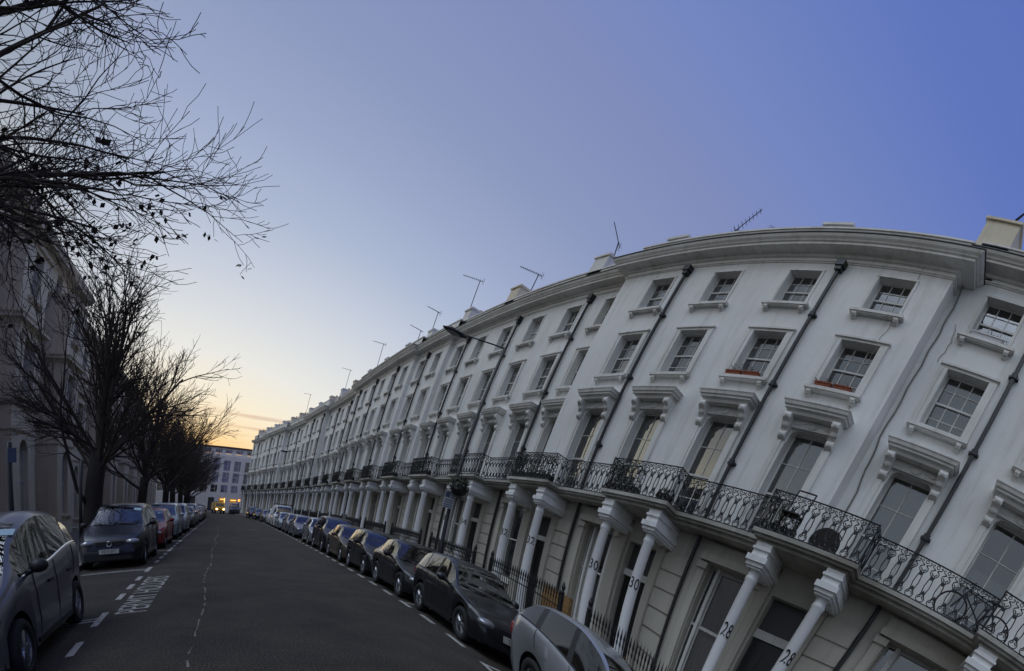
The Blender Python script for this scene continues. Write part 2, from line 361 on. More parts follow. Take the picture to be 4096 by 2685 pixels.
PC = 2.28          # porch centre within the house
def terrace_house(sA, sB, brk, prevS, nextS, number, look, lift=0., lift_first=0.):
    """local frame: x=0 is the projecting front plane, -x the street, y along the street; z is world height"""
    rootE = empty('terrace_house'); r = rootE
    rr = random.Random(look * 7 + 3)
    yA, yB = P / 4, 3 * P / 4
    if brk > 2.8: yB = 4.2
    bays = [(yA, sA, 0., brk), (yB, sB, brk, P)]
    wl = MB()
    for yc, s, a, b in bays:
        up = [(yc - .52, yc + .52, 4.76, 7.84), (yc - .52, yc + .52, 9.24, 11.04), (yc - .49, yc + .49, 12.22, 13.74)]
        facade(wl, s, a, b, 4.6, ZC, up, .3)
    s0 = min(sA, sB)
    if sA != sB: wl.quad((sA, brk, 4.6), (sB, brk, 4.6), (sB, brk, ZP - .1), (sA, brk, ZP - .1))
    gw = (3.55, 5.05)
    gs = .15
    gf = MB(); facade(gf, gs, 0, P, 0, 4.6, [(gw[0], gw[1], 1.3, 3.98), (PC - .6, PC + .6, .3, 3.86)], .35)
    wl.quad((gs, 0, 4.6), (gs, P, 4.6), (s0 - .01, P, 4.6), (s0 - .01, 0, 4.6))
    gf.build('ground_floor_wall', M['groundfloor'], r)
    # body: roof, back and party walls
    wl.quad((.3, 0, ZC + .05), (.3, P, ZC + .05), (9, P, 15.1), (9, 0, 15.1)); wl.quad((9, 0, 0), (9, P, 0), (9, P, 15.1), (9, 0, 15.1))
    for y, sx0 in ((.001, sA), (P - .001, sB)): wl.add([(sx0 + .002, y, 4.6), (9, y, 4.6), (9, y, 15.1), (sx0 + .002, y, ZC)], [(0, 1, 2, 3)]); wl.quad((gs, y, 0), (9, y, 0), (9, y, 4.6), (gs, y, 4.6))
    if prevS > sA: wl.quad((prevS, .002, 4.5), (sA, .002, 4.5), (sA, .002, ZP), (prevS, .002, ZP))
    if nextS > sB: wl.quad((nextS, P - .002, 4.5), (sB, P - .002, 4.5), (sB, P - .002, ZP), (nextS, P - .002, ZP))
    wl.build('wall', M['stucco'], r)
    path = []
    if prevS > sA: path.append((prevS, 0.))
    path += [(sA, 0.)]
    if sA != sB: path += [(sA, brk), (sB, brk)]
    path += [(sB, P)]
    if nextS > sB: path.append((nextS, P))
    runs = [(path, lift)]
    if lift_first:        # the set-back half belongs to the taller neighbour: its cornice runs separately, higher up
        runs = [([(sA, 0.), (sA, brk + .003)], lift_first), ([(sA, brk)] + path[path.index((sB, brk)):], 0.)]
    def run(prof):
        mb = MB()
        for pth, dz in runs: mb.sweep(pth, [(d, z + dz) for d, z in prof])
        return mb
    run(CORN).build('cornice', M['trim'], r)
    run(STRING).build('string_course', M['trim'], r)
    run([(-.02, 14.895), (.6, 14.875), (.6, 14.915), (-.02, 14.93)]).build('lead_capping', M['lead'], r)
    pw = run([(-.3, 14.88), (.0, 14.88), (.0, 15.84), (-.3, 15.84)])
    for pth, dz in runs: pw.sweep(pth, [(d, z + dz) for d, z in COPE])
    pw.build('parapet', M['trim'], r)
    # chimney on the party wall
    cx = .5; cy = {1: 2.4, 2: 1.65, 4: 1.4, 5: 2.8, 6: 2.8, 7: 3.3}.get(look, 2.6); zt = 17.85 if look == 1 else 16.74
    ch = MB(); ch.box(cx, cx + 1.5, cy - .45, cy + .45, 14.9, zt); ch.box(cx - .06, cx + 1.56, cy - .51, cy + .51, zt, zt + .12)
    chim = ch.build('chimney', M['cream'] if look % 4 == 1 else M['trim'], r)
    for k in range(3):
        po = MB(); po.lathe([(.11, zt + .11), (.09, zt + .3), (.12, zt + .32), (.1, zt + .38), (.05, zt + .38)], (cx + .75 + .3 * k, cy, 0), 8)
        po.build('chimney_pot', M['terra'], chim)
    # upper windows
    for bi, (yc, s, a, b) in enumerate(bays):
        x = s + .22
        w1 = sash(r, x, yc - .52, yc + .52, 4.76, 7.84, 2, 2, .42)
        k = rr.random()
        nt = k < .35 or look < 2; curtain(w1, x + .2, yc - .5, yc + .5, 4.8, 7.8 if k < .6 else 6.6, M['net'] if nt else M['drape'], gap=None if nt else (yc - .22, yc + .3))
        hood(w1, s, yc, M['trim'])
        w2 = sash(r, x, yc - .52, yc + .52, 9.24, 11.04, 3, 2, .5)
        q = rr.random(); cm = M['net'] if q < .55 else M['drape']
        if look == 1 and bi == 1: cm = M['teal']
        curtain(w2, x + .22, yc - .5, yc + .5, 9.25, 11.0, cm, gap=None if cm is M['net'] else (yc - .3, yc + .36))
        sill(w2, s, yc, .76, 9.22, M['trim'])
        ar = MB()
        for sg in (-1, 1):
            ar.box(s - .045, s - .001, yc + sg * .585 - .06, yc + sg * .585 + .06, 9.22, 11.04); ar.box(s - .07, s - .0015, yc + sg * .685 - .04, yc + sg * .685 + .04, 9.22, 11.04)
        ar.box(s - .045, s - .001, yc - .725, yc + .725, 11.04, 11.13); ar.box(s - .09, s - .0015, yc - .75, yc + .75, 11.13, 11.2)
        ar.build('architrave', M['trim'], w2)
        w3 = sash(r, x, yc - .49, yc + .49, 12.22, 13.74, 3, 2, .5)
        q = rr.random()
        if look == 1 and bi == 1: curtain(w3, x + .2, yc - .47, yc + .47, 12.23, 13.7, M['ochre'], gap=(yc - .24, yc + .47)); curtain(w3, x + .3, yc - .4, yc + .47, 12.23, 13.7, M['net'])
        elif q < .7: curtain(w3, x + .24, yc - .47, yc + .47, 12.23, 13.7, M['net'] if q < .45 else M['drape'], gap=None if q < .45 else (yc - .3, yc + .2))
        sill(w3, s, yc, .72, 12.2, M['trim'])
        ar = MB()
        for sg in (-1, 1): ar.box(s - .03, s - .001, yc + sg * .535 - .035, yc + sg * .535 + .035, 12.2, 13.74)
        ar.box(s - .04, s - .001, yc - .57, yc + .57, 13.74, 13.82); ar.build('architrave', M['trim'], w3)
    # ground floor: triple sash window with its order of pilasters, rusticated pier, entablature
    g0, g1 = gw
    w = sash(r, gs + .25, g0 + .3, g1 - .3, 1.3, 3.98, 1, 1, .55, t=.07)
    for a, b in ((g0, g0 + .24), (g1 - .24, g1)):
        side = sash(w, gs + .25, a, b, 1.3, 3.98, 1, 1, .55, t=.04, name='side_light')
    mu = MB()
    for y in (g0 + .27, g1 - .27): mu.box(gs + .14, gs + .24, y - .055, y + .055, 1.3, 3.98)
    mu.box(gs - .16, gs + .2, g0 - .1, g1 + .1, 1.14, 1.29); mu.build('mullion', M['trim'], w)
    if rr.random() < .7: curtain(w, gs + .6, g0 + .05, g1 - .05, 1.35, 2.7, M['net'])
    pr = MB()
    for y in (g0 - .17, g1 + .15): 
        pr.box(gs - .11, gs - .001, y - .12, y + .12, .2, 3.98); pr.box(gs - .15, gs - .002, y - .16, y + .16, 3.82, 3.97); pr.box(gs - .15, gs - .002, y - .16, y + .16, .12, .5)
    pr.box(gs - .2, gs - .0015, g0 - .4, min(P - .01, g1 + .27), 4.0, 4.16); pr.box(gs - .12, gs - .001, g0 - .36, min(P - .02, g1 + .25), 4.16, 4.42)
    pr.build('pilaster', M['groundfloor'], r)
    for a, b in ((PC + .72, PC + .98), (.42, PC - .98)):
        ru = MB(); ru.box(gs - .03, gs - .001, a + .01, b - .01, .5, 3.9)
        for i in range(8):
            z = .55 + i * .42
            ru.box(gs - .06, gs - .0295, a, b, z, z + .37)
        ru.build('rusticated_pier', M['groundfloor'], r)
    # door in its recess
    db = MB(); db.box(gs + .26, gs + .32, PC - .6, PC + .6, .3, 3.86)
    dm = MB(); dm.box(gs + .2, gs + .258, PC - .52, PC + .52, .32, 3.02)
    for z0, z1 in ((.5, 1.35), (1.55, 2.8)):
        for sg in (-1, 1): dm.box(gs + .18, gs + .2, PC + sg * .25 - .17, PC + sg * .25 + .17, z0, z1)
    dd = dm.build('door', M['door'], r)
    MB().ball((gs + .15, PC - .36, 1.4), .045, 8, 6).build('door_knob', M['brass'], dd)
    db.build('door_recess', M['darkframe'], dd)
    fl = MB(); fl.box(gs + .15, gs + .262, PC - .6, PC + .6, 3.04, 3.2); fl.build('transom', M['trim'], dd)
    # porch
    st = MB(); st.box(-1.05, gs - .002, PC - 1.25, PC + 1.25, .0, .32); st.box(-1.35, -1.052, PC - .7, PC + .7, 0, .22); st.build('porch_step', M['slab'], r)
    for k, sg in enumerate((-1, 1)):
        c = MB(); y = PC + sg * .92
        c.lathe([(0.010, .3), (0.232, .3), (0.232, .42), (0.189, .46), (0.172, .55), (0.166, 1.2), (0.162, 2.2), (0.142, 3.72), (0.159, 3.76), (0.159, 3.8), (0.142, 3.83), (0.142, 3.93), (0.172, 3.95), (0.202, 4.02), (0.202, 4.06), (0.237, 4.09), (0.237, 4.16), (0.194, 4.19), (0.194, 4.51), (0.010, 4.51)], (-.72, y, 0), 20)
        col = c.build('column', M['column'], r, True)
        if number:
            me = textmesh(number, .34); R0 = .1655
            for v in me.vertices:
                a = v.co.x / R0 + .62; zz = v.co.y + 2.78
                v.co = Vector((-.72 - R0 * math.cos(a), y - R0 * math.sin(a), zz))
            me.materials.clear(); me.materials.append(M['ink'])
            t = bpy.data.objects.new('house_number', me); COL.objects.link(t); t.parent = col
    for sg in (-1, 1):          # moulded beam from each column back to the wall
        y = PC + sg * .92; e = MB()
        for x0, hw, z0, z1 in ((-.93, .21, 4.2, 4.5), (-.96, .24, 4.34, 4.39), (-.99, .275, 4.08, 4.2), (-.95, .235, 4.0, 4.0801), (-.91, .2, 3.95, 4.0005)):
            e.box(x0, gs - .002, y - hw, y + hw, z0, z1)
        e.build('porch_beam', M['column'], r)
    pl = MB()
    for sg in (-1, 1): pl.box(gs - .14, gs - .003, PC + sg * .82 - .14, PC + sg * .82 + .14, .32, 4.5)
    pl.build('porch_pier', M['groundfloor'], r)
    # balcony across the house, stepping out over the porch
    pa, pb = PC - 1.32, PC + 1.32; xi, xo = -.56, -1.06
    pth = [(xi, -.001), (xi, pa), (xo, pa), (xo, pb), (xi, pb), (xi, P + .001)]
    sl = MB()
    for z0, z1, ins in ((4.5, 4.58, .16), (4.58, 4.64, .06), (4.64, 4.73, 0.)):
        sl.box(xi + ins, s0 - .003 if z0 > 4.58 else .14, 0, P, z0 + .0005, z1); sl.box(xo + ins, xi + ins + .002, pa + ins, pb - ins, z0, z1 - .0005)
    if s0 == 0 and sA != sB or s0 > 0: sl.box(-.1, .5, .002, P - .002, 4.645, 4.725)
    sl.build('balcony_slab', M['slab'], r)
    railing([(xi + .05, 0), (xi + .05, pa + .05), (xo + .05, pa + .05), (xo + .05, pb - .05), (xi + .05, pb - .05), (xi + .05, P)]).build('balcony_railing', M['iron'], r)
    # rainwater pipe
    dp = MB(); xp, yp = sA - .1, .34
    dp.tube([(xp, yp, 14.0), (xp, yp, 4.72)], .055, 8); dp.tube([(gs - .1, yp, 4.5), (gs - .1, yp, .05)], .055, 8)
    dp.box(xp - .13, sA - .002, yp - .13, yp + .13, 13.86, 14.1); dp.box(xp - .1, sA - .003, yp - .09, yp + .09, 13.7, 13.86)
    for z in (11.7, 9.0, 6.4): dp.tube([(xp, yp, z), (xp, yp, z + .16)], .082, 8); dp.box(xp, sA - .002, yp - .12, yp + .12, z + .04, z + .1)
    dp.build('drainpipe', M['pipe'], r)
    return r

HOUSES = {}
NUM = {0: '28', 1: '30', 2: '32', 3: '34'}
ORD = ['fifth', 'sixth', 'seventh', 'eighth', 'ninth', 'tenth', 'eleventh', 'twelfth', 'thirteenth', 'fourteenth', 'fifteenth', 'sixteenth', 'seventeenth', 'eighteenth', 'nineteenth', 'twentieth', 'twenty-first']
protos = {}
NH = 21
for k in range(-1, NH):
    sA, sB = front(2 * k), front(2 * k + 1); pv, nx = front(2 * k - 1), front(2 * k + 2)
    brk = P / 2
    if sA < sB: brk = 3.42 if k == 2 else P / 2
    key = (sA, sB, brk, pv, nx)
    near = k <= 3
    if near or key not in protos:
        h = terrace_house(sA, sB, brk, pv, nx, NUM.get(k), k + 1, .8 if k == -1 else 0., .8 if k == 0 else 0.)
        if not near: protos[key] = h
    else:
        h = ('copy', key, k)
    HOUSES[k] = h
idx = child_index()
for k, h in list(HOUSES.items()):
    if isinstance(h, tuple):
        rr = random.Random(k * 13 + 1)
        h = copy_tree(protos[h[1]], idx, None, lambda o: o.name.startswith('curtain') and rr.random() < .4)
        HOUSES[k] = h
    y = Y0 + P * k
    h.location = (10 - bend(y), y, 0); h.rotation_euler = (0, 0, bslope(y + P / 2))
    if k < 1:      # the section set back beyond the step is a little taller above the first floor
        for o in [o for o in bpy.data.objects if o.parent and (o.parent == h or o.parent.parent == h) and o.type == 'MESH']:
            top = 99 if o.name.startswith('wall') else 14.05
            if o.name.startswith(('cornice', 'string', 'lead', 'parapet', 'chimney', 'drain')): continue
            for v in o.data.vertices:
                if 8.6 < v.co.z < top and (k == -1 or (v.co.y < 2.66 and v.co.x > .1)): v.co.z += .13 * (v.co.z - 8.6)
    if k == -1: lb = 'white stucco terrace house with a bicycle leaning on its balcony'
    elif k in NUM: lb = 'white stucco terrace house whose two porch columns carry the number ' + NUM[k]
    elif k == NH - 1: lb = 'white stucco end house of the terrace, beside the white block across the far end'
    else: lb = 'white stucco terrace house, the %s counting from number 28' % ORD[k - 4]
    tag(h, lb, 'house', 'white terrace houses with columned porches')
# ---------------------------------------------------------------- ground, road, pavements
def struct(o): o['kind'] = 'structure'; return o
def asphalt():
    m = mat('asphalt', (.054, .045, .034), .88, var=.5, vscale=.9, bump=1., bscale=80)
    t = m.node_tree; b = t.nodes['Principled BSDF']; base = b.inputs['Base Color'].links[0].from_socket
    g = t.nodes.new('ShaderNodeNewGeometry'); n = t.nodes.new('ShaderNodeTexNoise'); n.inputs['Scale'].default_value = 42; n.inputs['Detail'].default_value = 3
    r = t.nodes.new('ShaderNodeValToRGB'); r.color_ramp.elements[0].position = .42; r.color_ramp.elements[0].color = (.3, .3, .3, 1); r.color_ramp.elements[1].position = .7; r.color_ramp.elements[1].color = (2.3, 2.25, 2.1, 1)
    x = t.nodes.new('ShaderNodeMix'); x.data_type = 'RGBA'; x.blend_type = 'MULTIPLY'; x.inputs[0].default_value = 1
    t.links.new(g.outputs['Position'], n.inputs['Vector']); t.links.new(n.outputs['Fac'], r.inputs[0]); t.links.new(base, x.inputs[6]); t.links.new(r.outputs[0], x.inputs[7]); t.links.new(x.outputs[2], b.inputs['Base Color'])
    return m
M['asphalt'] = asphalt()
M['paving'] = mat('paving_stone', (.13, .125, .115), .85, var=.4, vscale=1.5, bump=.5, bscale=20)
M['kerb'] = mat('granite_kerb', (.24, .23, .21), .8, var=.3, vscale=6)
M['white'] = mat('worn_road_paint', (.50, .49, .44), .75, var=.55, vscale=14)
M['joint'] = mat('road_joint_sealant', (.24, .22, .17), .8, var=.75, vscale=5)
M['earth'] = mat('far_ground', (.10, .095, .09), .9, var=.3, vscale=.05)
LK, RK = -3.9, 6.15
ys_ = [-14 + 4 * i for i in range(34)]
def strip(mb, xa, xb, z, ka, kb, y0=-14, y1=122):
    ys = [y0 + (y1 - y0) * i / 40 for i in range(41)]
    for a, b in zip(ys, ys[1:]):
        mb.quad((xa - bend(a, ka), a, z), (xb - bend(a, kb), a, z), (xb - bend(b, kb), b, z), (xa - bend(b, ka), b, z))
    return mb
KL, KR = .0009, .0018
g = MB(); g.quad((-900, -700, -.02), (900, -700, -.02), (900, 1500, -.02), (-900, 1500, -.02)); struct(g.build('ground', M['earth']))
rd = MB(); strip(rd, LK, RK, 0, KL, KR); rd.quad((-70, 122, 0), (60, 122, 0), (60, 129.0, 0), (-70, 129.0, 0)); struct(rd.build('road', M['asphalt']))
for nm, a, b, ka, kb, kx, kk in (('pavement', LK - .16, -11.5, KL, KL, LK, KL), ('pavement', RK + .16, 10.6, KR, KR, RK, KR)):
    p = MB(); strip(p, a, b, .13, ka, kb, -14, 117); struct(p.build(nm, M['paving']))
    s_ = 1 if a > 0 else -1
    kb_ = MB(); strip(kb_, kx, a, .134, kk, kk, -14, 117); strip(kb_, kx, kx + .001 * s_, 0, kk, kk)
    for i in range(40):
        ya, yb = -14 + 131 * i / 40, -14 + 131 * (i + 1) / 40
        kb_.quad((kx - bend(ya, kk), ya, -.01), (kx - bend(ya, kk), ya, .134), (kx - bend(yb, kk), yb, .134), (kx - bend(yb, kk), yb, -.01))
    struct(kb_.build('kerb', M['kerb']))
# painted lines: parking bays, broken edge lines, tar joint along the middle, lettering
mk = MB(); Z = .004
def dash(x0, x1, y0, y1): mk.quad((x0, y0, Z), (x1, y0, Z), (x1, y1, Z), (x0, y1, Z))
yy = 5.2; i = 0
while yy < 60:
    L = .62
    if all(abs(yy + .31 - yb - .12) > .85 for yb in (8.15, 14.0, 19.6, 24.4)): dash(-1.95, -1.84, yy, yy + L)
    yy += 1.16
for yb in (8.15, 14.0, 19.6, 24.4): dash(-3.6, -1.951, yb, yb + .07); dash(-3.6, -1.951, yb + .16, yb + .22); dash(-1.95, -1.84, yb - .35, yb + .6)
yy = 5.1
while yy < 60:
    dash(4.06, 4.17, yy, yy + .7); yy += 1.35
for yb in (7.05, 11.0): dash(4.171, 5.9, yb, yb + .08)
dash(1.6, 2.4, 38.0, 38.15); dash(2.0, 3.0, 28, 28.08)
struct(mk.build('road_marking', M['white']))
jt = MB(); pts = []
for i in range(150):
    y = 4.2 + i * .26; x = -.33 + .05 * math.sin(y * .9) + rnd.uniform(-.018, .018) - .004 * max(0, y - 30)
    pts.append((x, y, .007 + .012 * rnd.random()))
for a, b in zip(pts, pts[1:]):
    if rnd.random() < .72: jt.quad((a[0] - a[2], a[1], Z), (a[0] + a[2], a[1], Z), (b[0] + b[2], b[1], Z), (b[0] - b[2], b[1], Z))
struct(jt.build('road_joint', M['joint']))
me = textmesh('PERMIT HOLDERS', 1.0)
xs = [v.co.x for v in me.vertices]; zs = [v.co.y for v in me.vertices]; x0, x1, z0, z1 = min(xs), max(xs), min(zs), max(zs)
for v in me.vertices:
    a = (v.co.x - x0) / (x1 - x0); b = (v.co.y - z0) / (z1 - z0)
    v.co = Vector((-1.2 - .52 * b, 8.5 + 4.1 * a, Z))
me.materials.clear(); me.materials.append(M['white'])
o = bpy.data.objects.new('road_lettering', me); COL.objects.link(o); struct(o)

# ---------------------------------------------------------------- sky and light
W = bpy.data.worlds.new('World'); S.world = W; W.use_nodes = True; t = W.node_tree; t.nodes.clear()
def N(k, **kw):
    n = t.nodes.new('ShaderNode' + k)
    for a, b in kw.items(): setattr(n, a, b)
    return n
def L_(a, b): t.links.new(a, b)
SUNAZ = math.radians(-8)
tc = N('TexCoord'); nz = N('VectorMath', operation='NORMALIZE'); L_(tc.outputs['Generated'], nz.inputs[0])
sx = N('SeparateXYZ'); L_(nz.outputs[0], sx.inputs[0])
def ma(op, a, b=None):
    n = N('Math', operation=op)
    for i, v in enumerate((a, b)):
        if v is None: continue
        if isinstance(v, (int, float)): n.inputs[i].default_value = v
        else: L_(v, n.inputs[i])
    return n.outputs[0]
# distance from the sunset point, counted half as fast along the horizon as up the sky
el_ = ma('ARCSINE', sx.outputs['Z']); az_ = ma('SUBTRACT', ma('ARCTAN2', sx.outputs['X'], sx.outputs['Y']), SUNAZ)
az_ = ma('MULTIPLY', az_, .5)
sd = ma('SQRT', ma('ADD', ma('MULTIPLY', el_, el_), ma('MULTIPLY', az_, az_)))
dv = ma('DIVIDE', sd, PI)
rp = N('ValToRGB'); L_(dv, rp.inputs[0])
STOPS = [(0, (.95, .44, .09)), (4.5, (.94, .48, .13)), (6.3, (.93, .58, .24)), (8, (.92, .73, .44)), (10.5, (.89, .82, .65)), (14.5, (.78, .79, .76)), (21, (.58, .63, .72)), (27, (.41, .48, .64)), (33, (.32, .38, .57)), (40, (.25, .305, .51)), (48, (.215, .262, .485)), (57, (.17, .235, .52)), (69, (.115, .18, .50)), (78, (.10, .155, .48)), (98, (.20, .21, .34)), (110, (.52, .49, .45)), (130, (.85, .77, .66))]
el = rp.color_ramp.elements
while len(el) > 1: el.remove(el[0])
el[0].position = STOPS[0][0] / 180; el[0].color = (*STOPS[0][1], 1)
for d, c in STOPS[1:]:
    e_ = el.new(d / 180); e_.color = (*c, 1)
mx = rp
# thin cloud bars low over the sunset
mp = N('Mapping'); L_(nz.outputs[0], mp.inputs[0]); mp.inputs['Scale'].default_value = (5, 5, 85)
cn = N('TexNoise'); cn.inputs['Scale'].default_value = 1.0; cn.inputs['Detail'].default_value = 5; L_(mp.outputs[0], cn.inputs['Vector'])
cr = N('ValToRGB'); L_(cn.outputs['Fac'], cr.inputs[0]); cr.color_ramp.elements[0].position = .52; cr.color_ramp.elements[0].color = (0, 0, 0, 1); cr.color_ramp.elements[1].position = .66; cr.color_ramp.elements[1].color = (1, 1, 1, 1)
cz = N('ValToRGB'); L_(sx.outputs['Z'], cz.inputs[0]); z = cz.color_ramp.elements; z[0].position = .03; z[0].color = (0, 0, 0, 1); z[1].position = .06; z[1].color = (1, 1, 1, 1)
for p_, v in ((.15, 1), (.19, 0)): e_ = z.new(p_); e_.color = (v, v, v, 1)
cm = N('Math', operation='MULTIPLY'); L_(cr.outputs[0], cm.inputs[0]); L_(cz.outputs[0], cm.inputs[1])
cm2 = N('Math', operation='MULTIPLY'); L_(cm.outputs[0], cm2.inputs[0]); cm2.inputs[1].default_value = .6
mc = N('Mix', data_type='RGBA'); L_(cm2.outputs[0], mc.inputs[0]); L_(mx.outputs[0], mc.inputs[6]); mc.inputs[7].default_value = (.56, .36, .27, 1)
# the part of the sky above and behind the left-hand roofs is greyer, its unseen high part brightened to light the terrace
def ramp(sock, a, b):
    n = N('MapRange'); L_(sock, n.inputs['Value']); n.inputs['From Min'].default_value = a; n.inputs['From Max'].default_value = b; n.interpolation_type = 'SMOOTHSTEP'; return n
lf = ramp(sx.outputs['X'], -.16, -.42); lh = ramp(sx.outputs['Z'], .64, .90); ly_ = ramp(sx.outputs['Y'], .75, .35)
lm1 = N('Math', operation='MULTIPLY'); L_(lf.outputs[0], lm1.inputs[0]); L_(lh.outputs[0], lm1.inputs[1])
# pale yellow afterglow low in the sky left of the street, hidden from the camera by the roofs but mirrored in the panes
gx = ramp(sx.outputs['X'], -.25, -.40); gz = ramp(sx.outputs['Z'], .50, .28); gy = ramp(sx.outputs['Y'], .35, .65)
g1 = N('Math', operation='MULTIPLY'); L_(gx.outputs[0], g1.inputs[0]); L_(gz.outputs[0], g1.inputs[1]); g2 = N('Math', operation='MULTIPLY'); L_(g1.outputs[0], g2.inputs[0]); L_(gy.outputs[0], g2.inputs[1])
m0 = N('Mix', data_type='RGBA'); L_(lf.outputs[0], m0.inputs[0]); L_(mc.outputs[2], m0.inputs[6]); m0.inputs[7].default_value = (.33, .38, .46, 1)
mg = N('Mix', data_type='RGBA'); L_(g2.outputs[0], mg.inputs[0]); L_(m0.outputs[2], mg.inputs[6]); mg.inputs[7].default_value = (.93, .89, .74, 1)
ml = N('Mix', data_type='RGBA'); L_(lm1.outputs[0], ml.inputs[0]); L_(mg.outputs[2], ml.inputs[6]); ml.inputs[7].default_value = (2.85, 3.25, 3.95, 1)
bg = N('Background'); L_(ml.outputs[2], bg.inputs[0]); bg.inputs[1].default_value = 1.0
sk = N('TexSky'); sk.sky_type = 'NISHITA'; sk.sun_disc = False; sk.sun_elevation = math.radians(1.0); sk.sun_rotation = SUNAZ
bg2 = N('Background'); L_(sk.outputs[0], bg2.inputs[0]); bg2.inputs[1].default_value = .012
ad = N('AddShader'); L_(bg.outputs[0], ad.inputs[0]); L_(bg2.outputs[0], ad.inputs[1])
ow = N('OutputWorld'); L_(ad.outputs[0], ow.inputs[0])
ld = bpy.data.lights.new('sun', 'SUN'); ld.energy = .12; ld.color = (1, .62, .34); ld.angle = math.radians(10)
lo = bpy.data.objects.new('sun', ld); COL.objects.link(lo)
lo.rotation_euler = (Vector((math.sin(SUNAZ), math.cos(SUNAZ), math.tan(math.radians(2.)))).to_track_quat('Z', 'Y')).to_euler()
S.view_settings.view_transform = 'Standard'; S.view_settings.look = 'None'; S.view_settings.exposure = 0; S.view_settings.gamma = 1
S.render.engine = 'CYCLES'; S.cycles.max_bounces = 6; S.cycles.diffuse_bounces = 3; S.cycles.glossy_bounces = 3; S.cycles.transparent_max_bounces = 12; S.cycles.use_denoising = True
S.cycles.caustics_reflective = False; S.cycles.caustics_refractive = False; S.cycles.use_adaptive_sampling = True
# ---------------------------------------------------------------- cars
def interp(pts, y):
    """smooth monotone-ish interpolation through (y, value)"""
    if y <= pts[0][0]: return pts[0][1]
    if y >= pts[-1][0]: return pts[-1][1]
    for i in range(len(pts) - 1):
        a, b = pts[i], pts[i + 1]
        if a[0] <= y <= b[0]:
            t = (y - a[0]) / (b[0] - a[0])
            def sl(j):
                if j <= 0 or j >= len(pts) - 1: return None
                d0 = (pts[j][1] - pts[j - 1][1]) / (pts[j][0] - pts[j - 1][0]); d1 = (pts[j + 1][1] - pts[j][1]) / (pts[j + 1][0] - pts[j][0])
                return 0 if d0 * d1 <= 0 else 2 * d0 * d1 / (d0 + d1)
            d = (b[1] - a[1]) / (b[0] - a[0]); m0 = sl(i); m1 = sl(i + 1); m0 = d if m0 is None else m0; m1 = d if m1 is None else m1
            h = b[0] - a[0]
            return (2 * t ** 3 - 3 * t * t + 1) * a[1] + (t ** 3 - 2 * t * t + t) * h * m0 + (-2 * t ** 3 + 3 * t * t) * b[1] + (t ** 3 - t * t) * h * m1
SPEC = {
 # L, W, top silhouette, belt line, front axle, rear axle, tyre radius, cowl, roof front, roof rear, tail, A, pillars, C
 'hatch': dict(L=4.1, W=1.72, top=[(0, .50), (.06, .62), (.2, .70), (.6, .80), (1.15, .91), (1.28, .95), (1.95, 1.36), (2.35, 1.43), (3.1, 1.42), (3.6, 1.36), (3.95, 1.0), (4.05, .85), (4.1, .6)],
   belt=[(0, .5), (.2, .68), (1.2, .88), (2.5, .93), (3.9, .97), (4.1, .6)], ax=(.82, 3.32), R=.315, ws=(1.22, 1.95), rw=(3.58, 3.97), win=(1.5, 3.72), pil=((2.38, 2.5), (3.22, 3.28))),
 'focus': dict(L=4.3, W=1.82, top=[(0, .5), (.08, .62), (.25, .72), (.7, .84), (1.05, .93), (1.18, .97), (2.05, 1.42), (2.6, 1.5), (3.2, 1.47), (3.7, 1.38), (4.05, 1.1), (4.22, .95), (4.3, .6)],
   belt=[(0, .5), (.25, .7), (1.1, .92), (2.5, 1.0), (3.9, 1.08), (4.15, 1.0), (4.3, .6)], ax=(.86, 3.5), R=.33, ws=(1.12, 2.05), rw=(3.66, 4.08), win=(1.35, 3.95), pil=((2.52, 2.64), (3.36, 3.5))),
 'saloon': dict(L=4.4, W=1.76, top=[(0, .48), (.06, .6), (.2, .68), (.7, .77), (1.35, .88), (1.48, .91), (2.15, 1.33), (2.55, 1.41), (3.1, 1.39), (3.4, 1.33), (3.9, .98), (4.1, .95), (4.32, .9), (4.4, .6)],
   belt=[(0, .48), (.2, .66), (1.4, .86), (2.8, .91), (4.2, .92), (4.4, .6)], ax=(.8, 3.5), R=.32, ws=(1.42, 2.15), rw=(3.36, 3.88), win=(1.7, 3.5), pil=((2.55, 2.66),)),
 'mpv': dict(L=4.1, W=1.74, top=[(0, .52), (.06, .7), (.25, .82), (.6, .95), (.85, 1.04), (.95, 1.08), (1.75, 1.56), (2.2, 1.63), (3.2, 1.61), (3.75, 1.53), (3.98, 1.1), (4.06, .9), (4.1, .6)],
   belt=[(0, .52), (.25, .76), (.9, .98), (2.5, 1.03), (3.95, 1.06), (4.1, .6)], ax=(.78, 3.3), R=.32, ws=(.9, 1.75), rw=(3.72, 4.0), win=(1.15, 3.82), pil=((2.25, 2.35), (3.2, 3.28))),
 'egg': dict(L=3.45, W=1.62, top=[(0, .5), (.05, .66), (.15, .78), (.4, .93), (.58, 1.03), (.66, 1.08), (1.4, 1.52), (1.9, 1.62), (2.5, 1.58), (3.0, 1.42), (3.3, 1.1), (3.41, .9), (3.45, .6)],
   belt=[(0, .5), (.15, .7), (.6, .92), (1.8, 1.0), (2.9, 1.12), (3.3, 1.08), (3.45, .6)], ax=(.55, 2.95), R=.3, ws=(.6, 1.4), rw=(2.96, 3.32), win=(.78, 3.15), pil=((1.86, 1.95), (2.72, 2.78))),
 'van': dict(L=4.9, W=1.9, top=[(0, .6), (.05, .85), (.2, 1.0), (.7, 1.16), (.82, 1.22), (1.55, 1.9), (1.9, 1.98), (4.4, 1.98), (4.8, 1.95), (4.88, 1.2), (4.9, .7)],
   belt=[(0, .6), (.2, .9), (.8, 1.12), (2.2, 1.18), (4.8, 1.2), (4.9, .7)], ax=(.9, 3.9), R=.34, ws=(.76, 1.55), rw=(4.82, 4.86), win=(1.05, 2.2), pil=()),
}
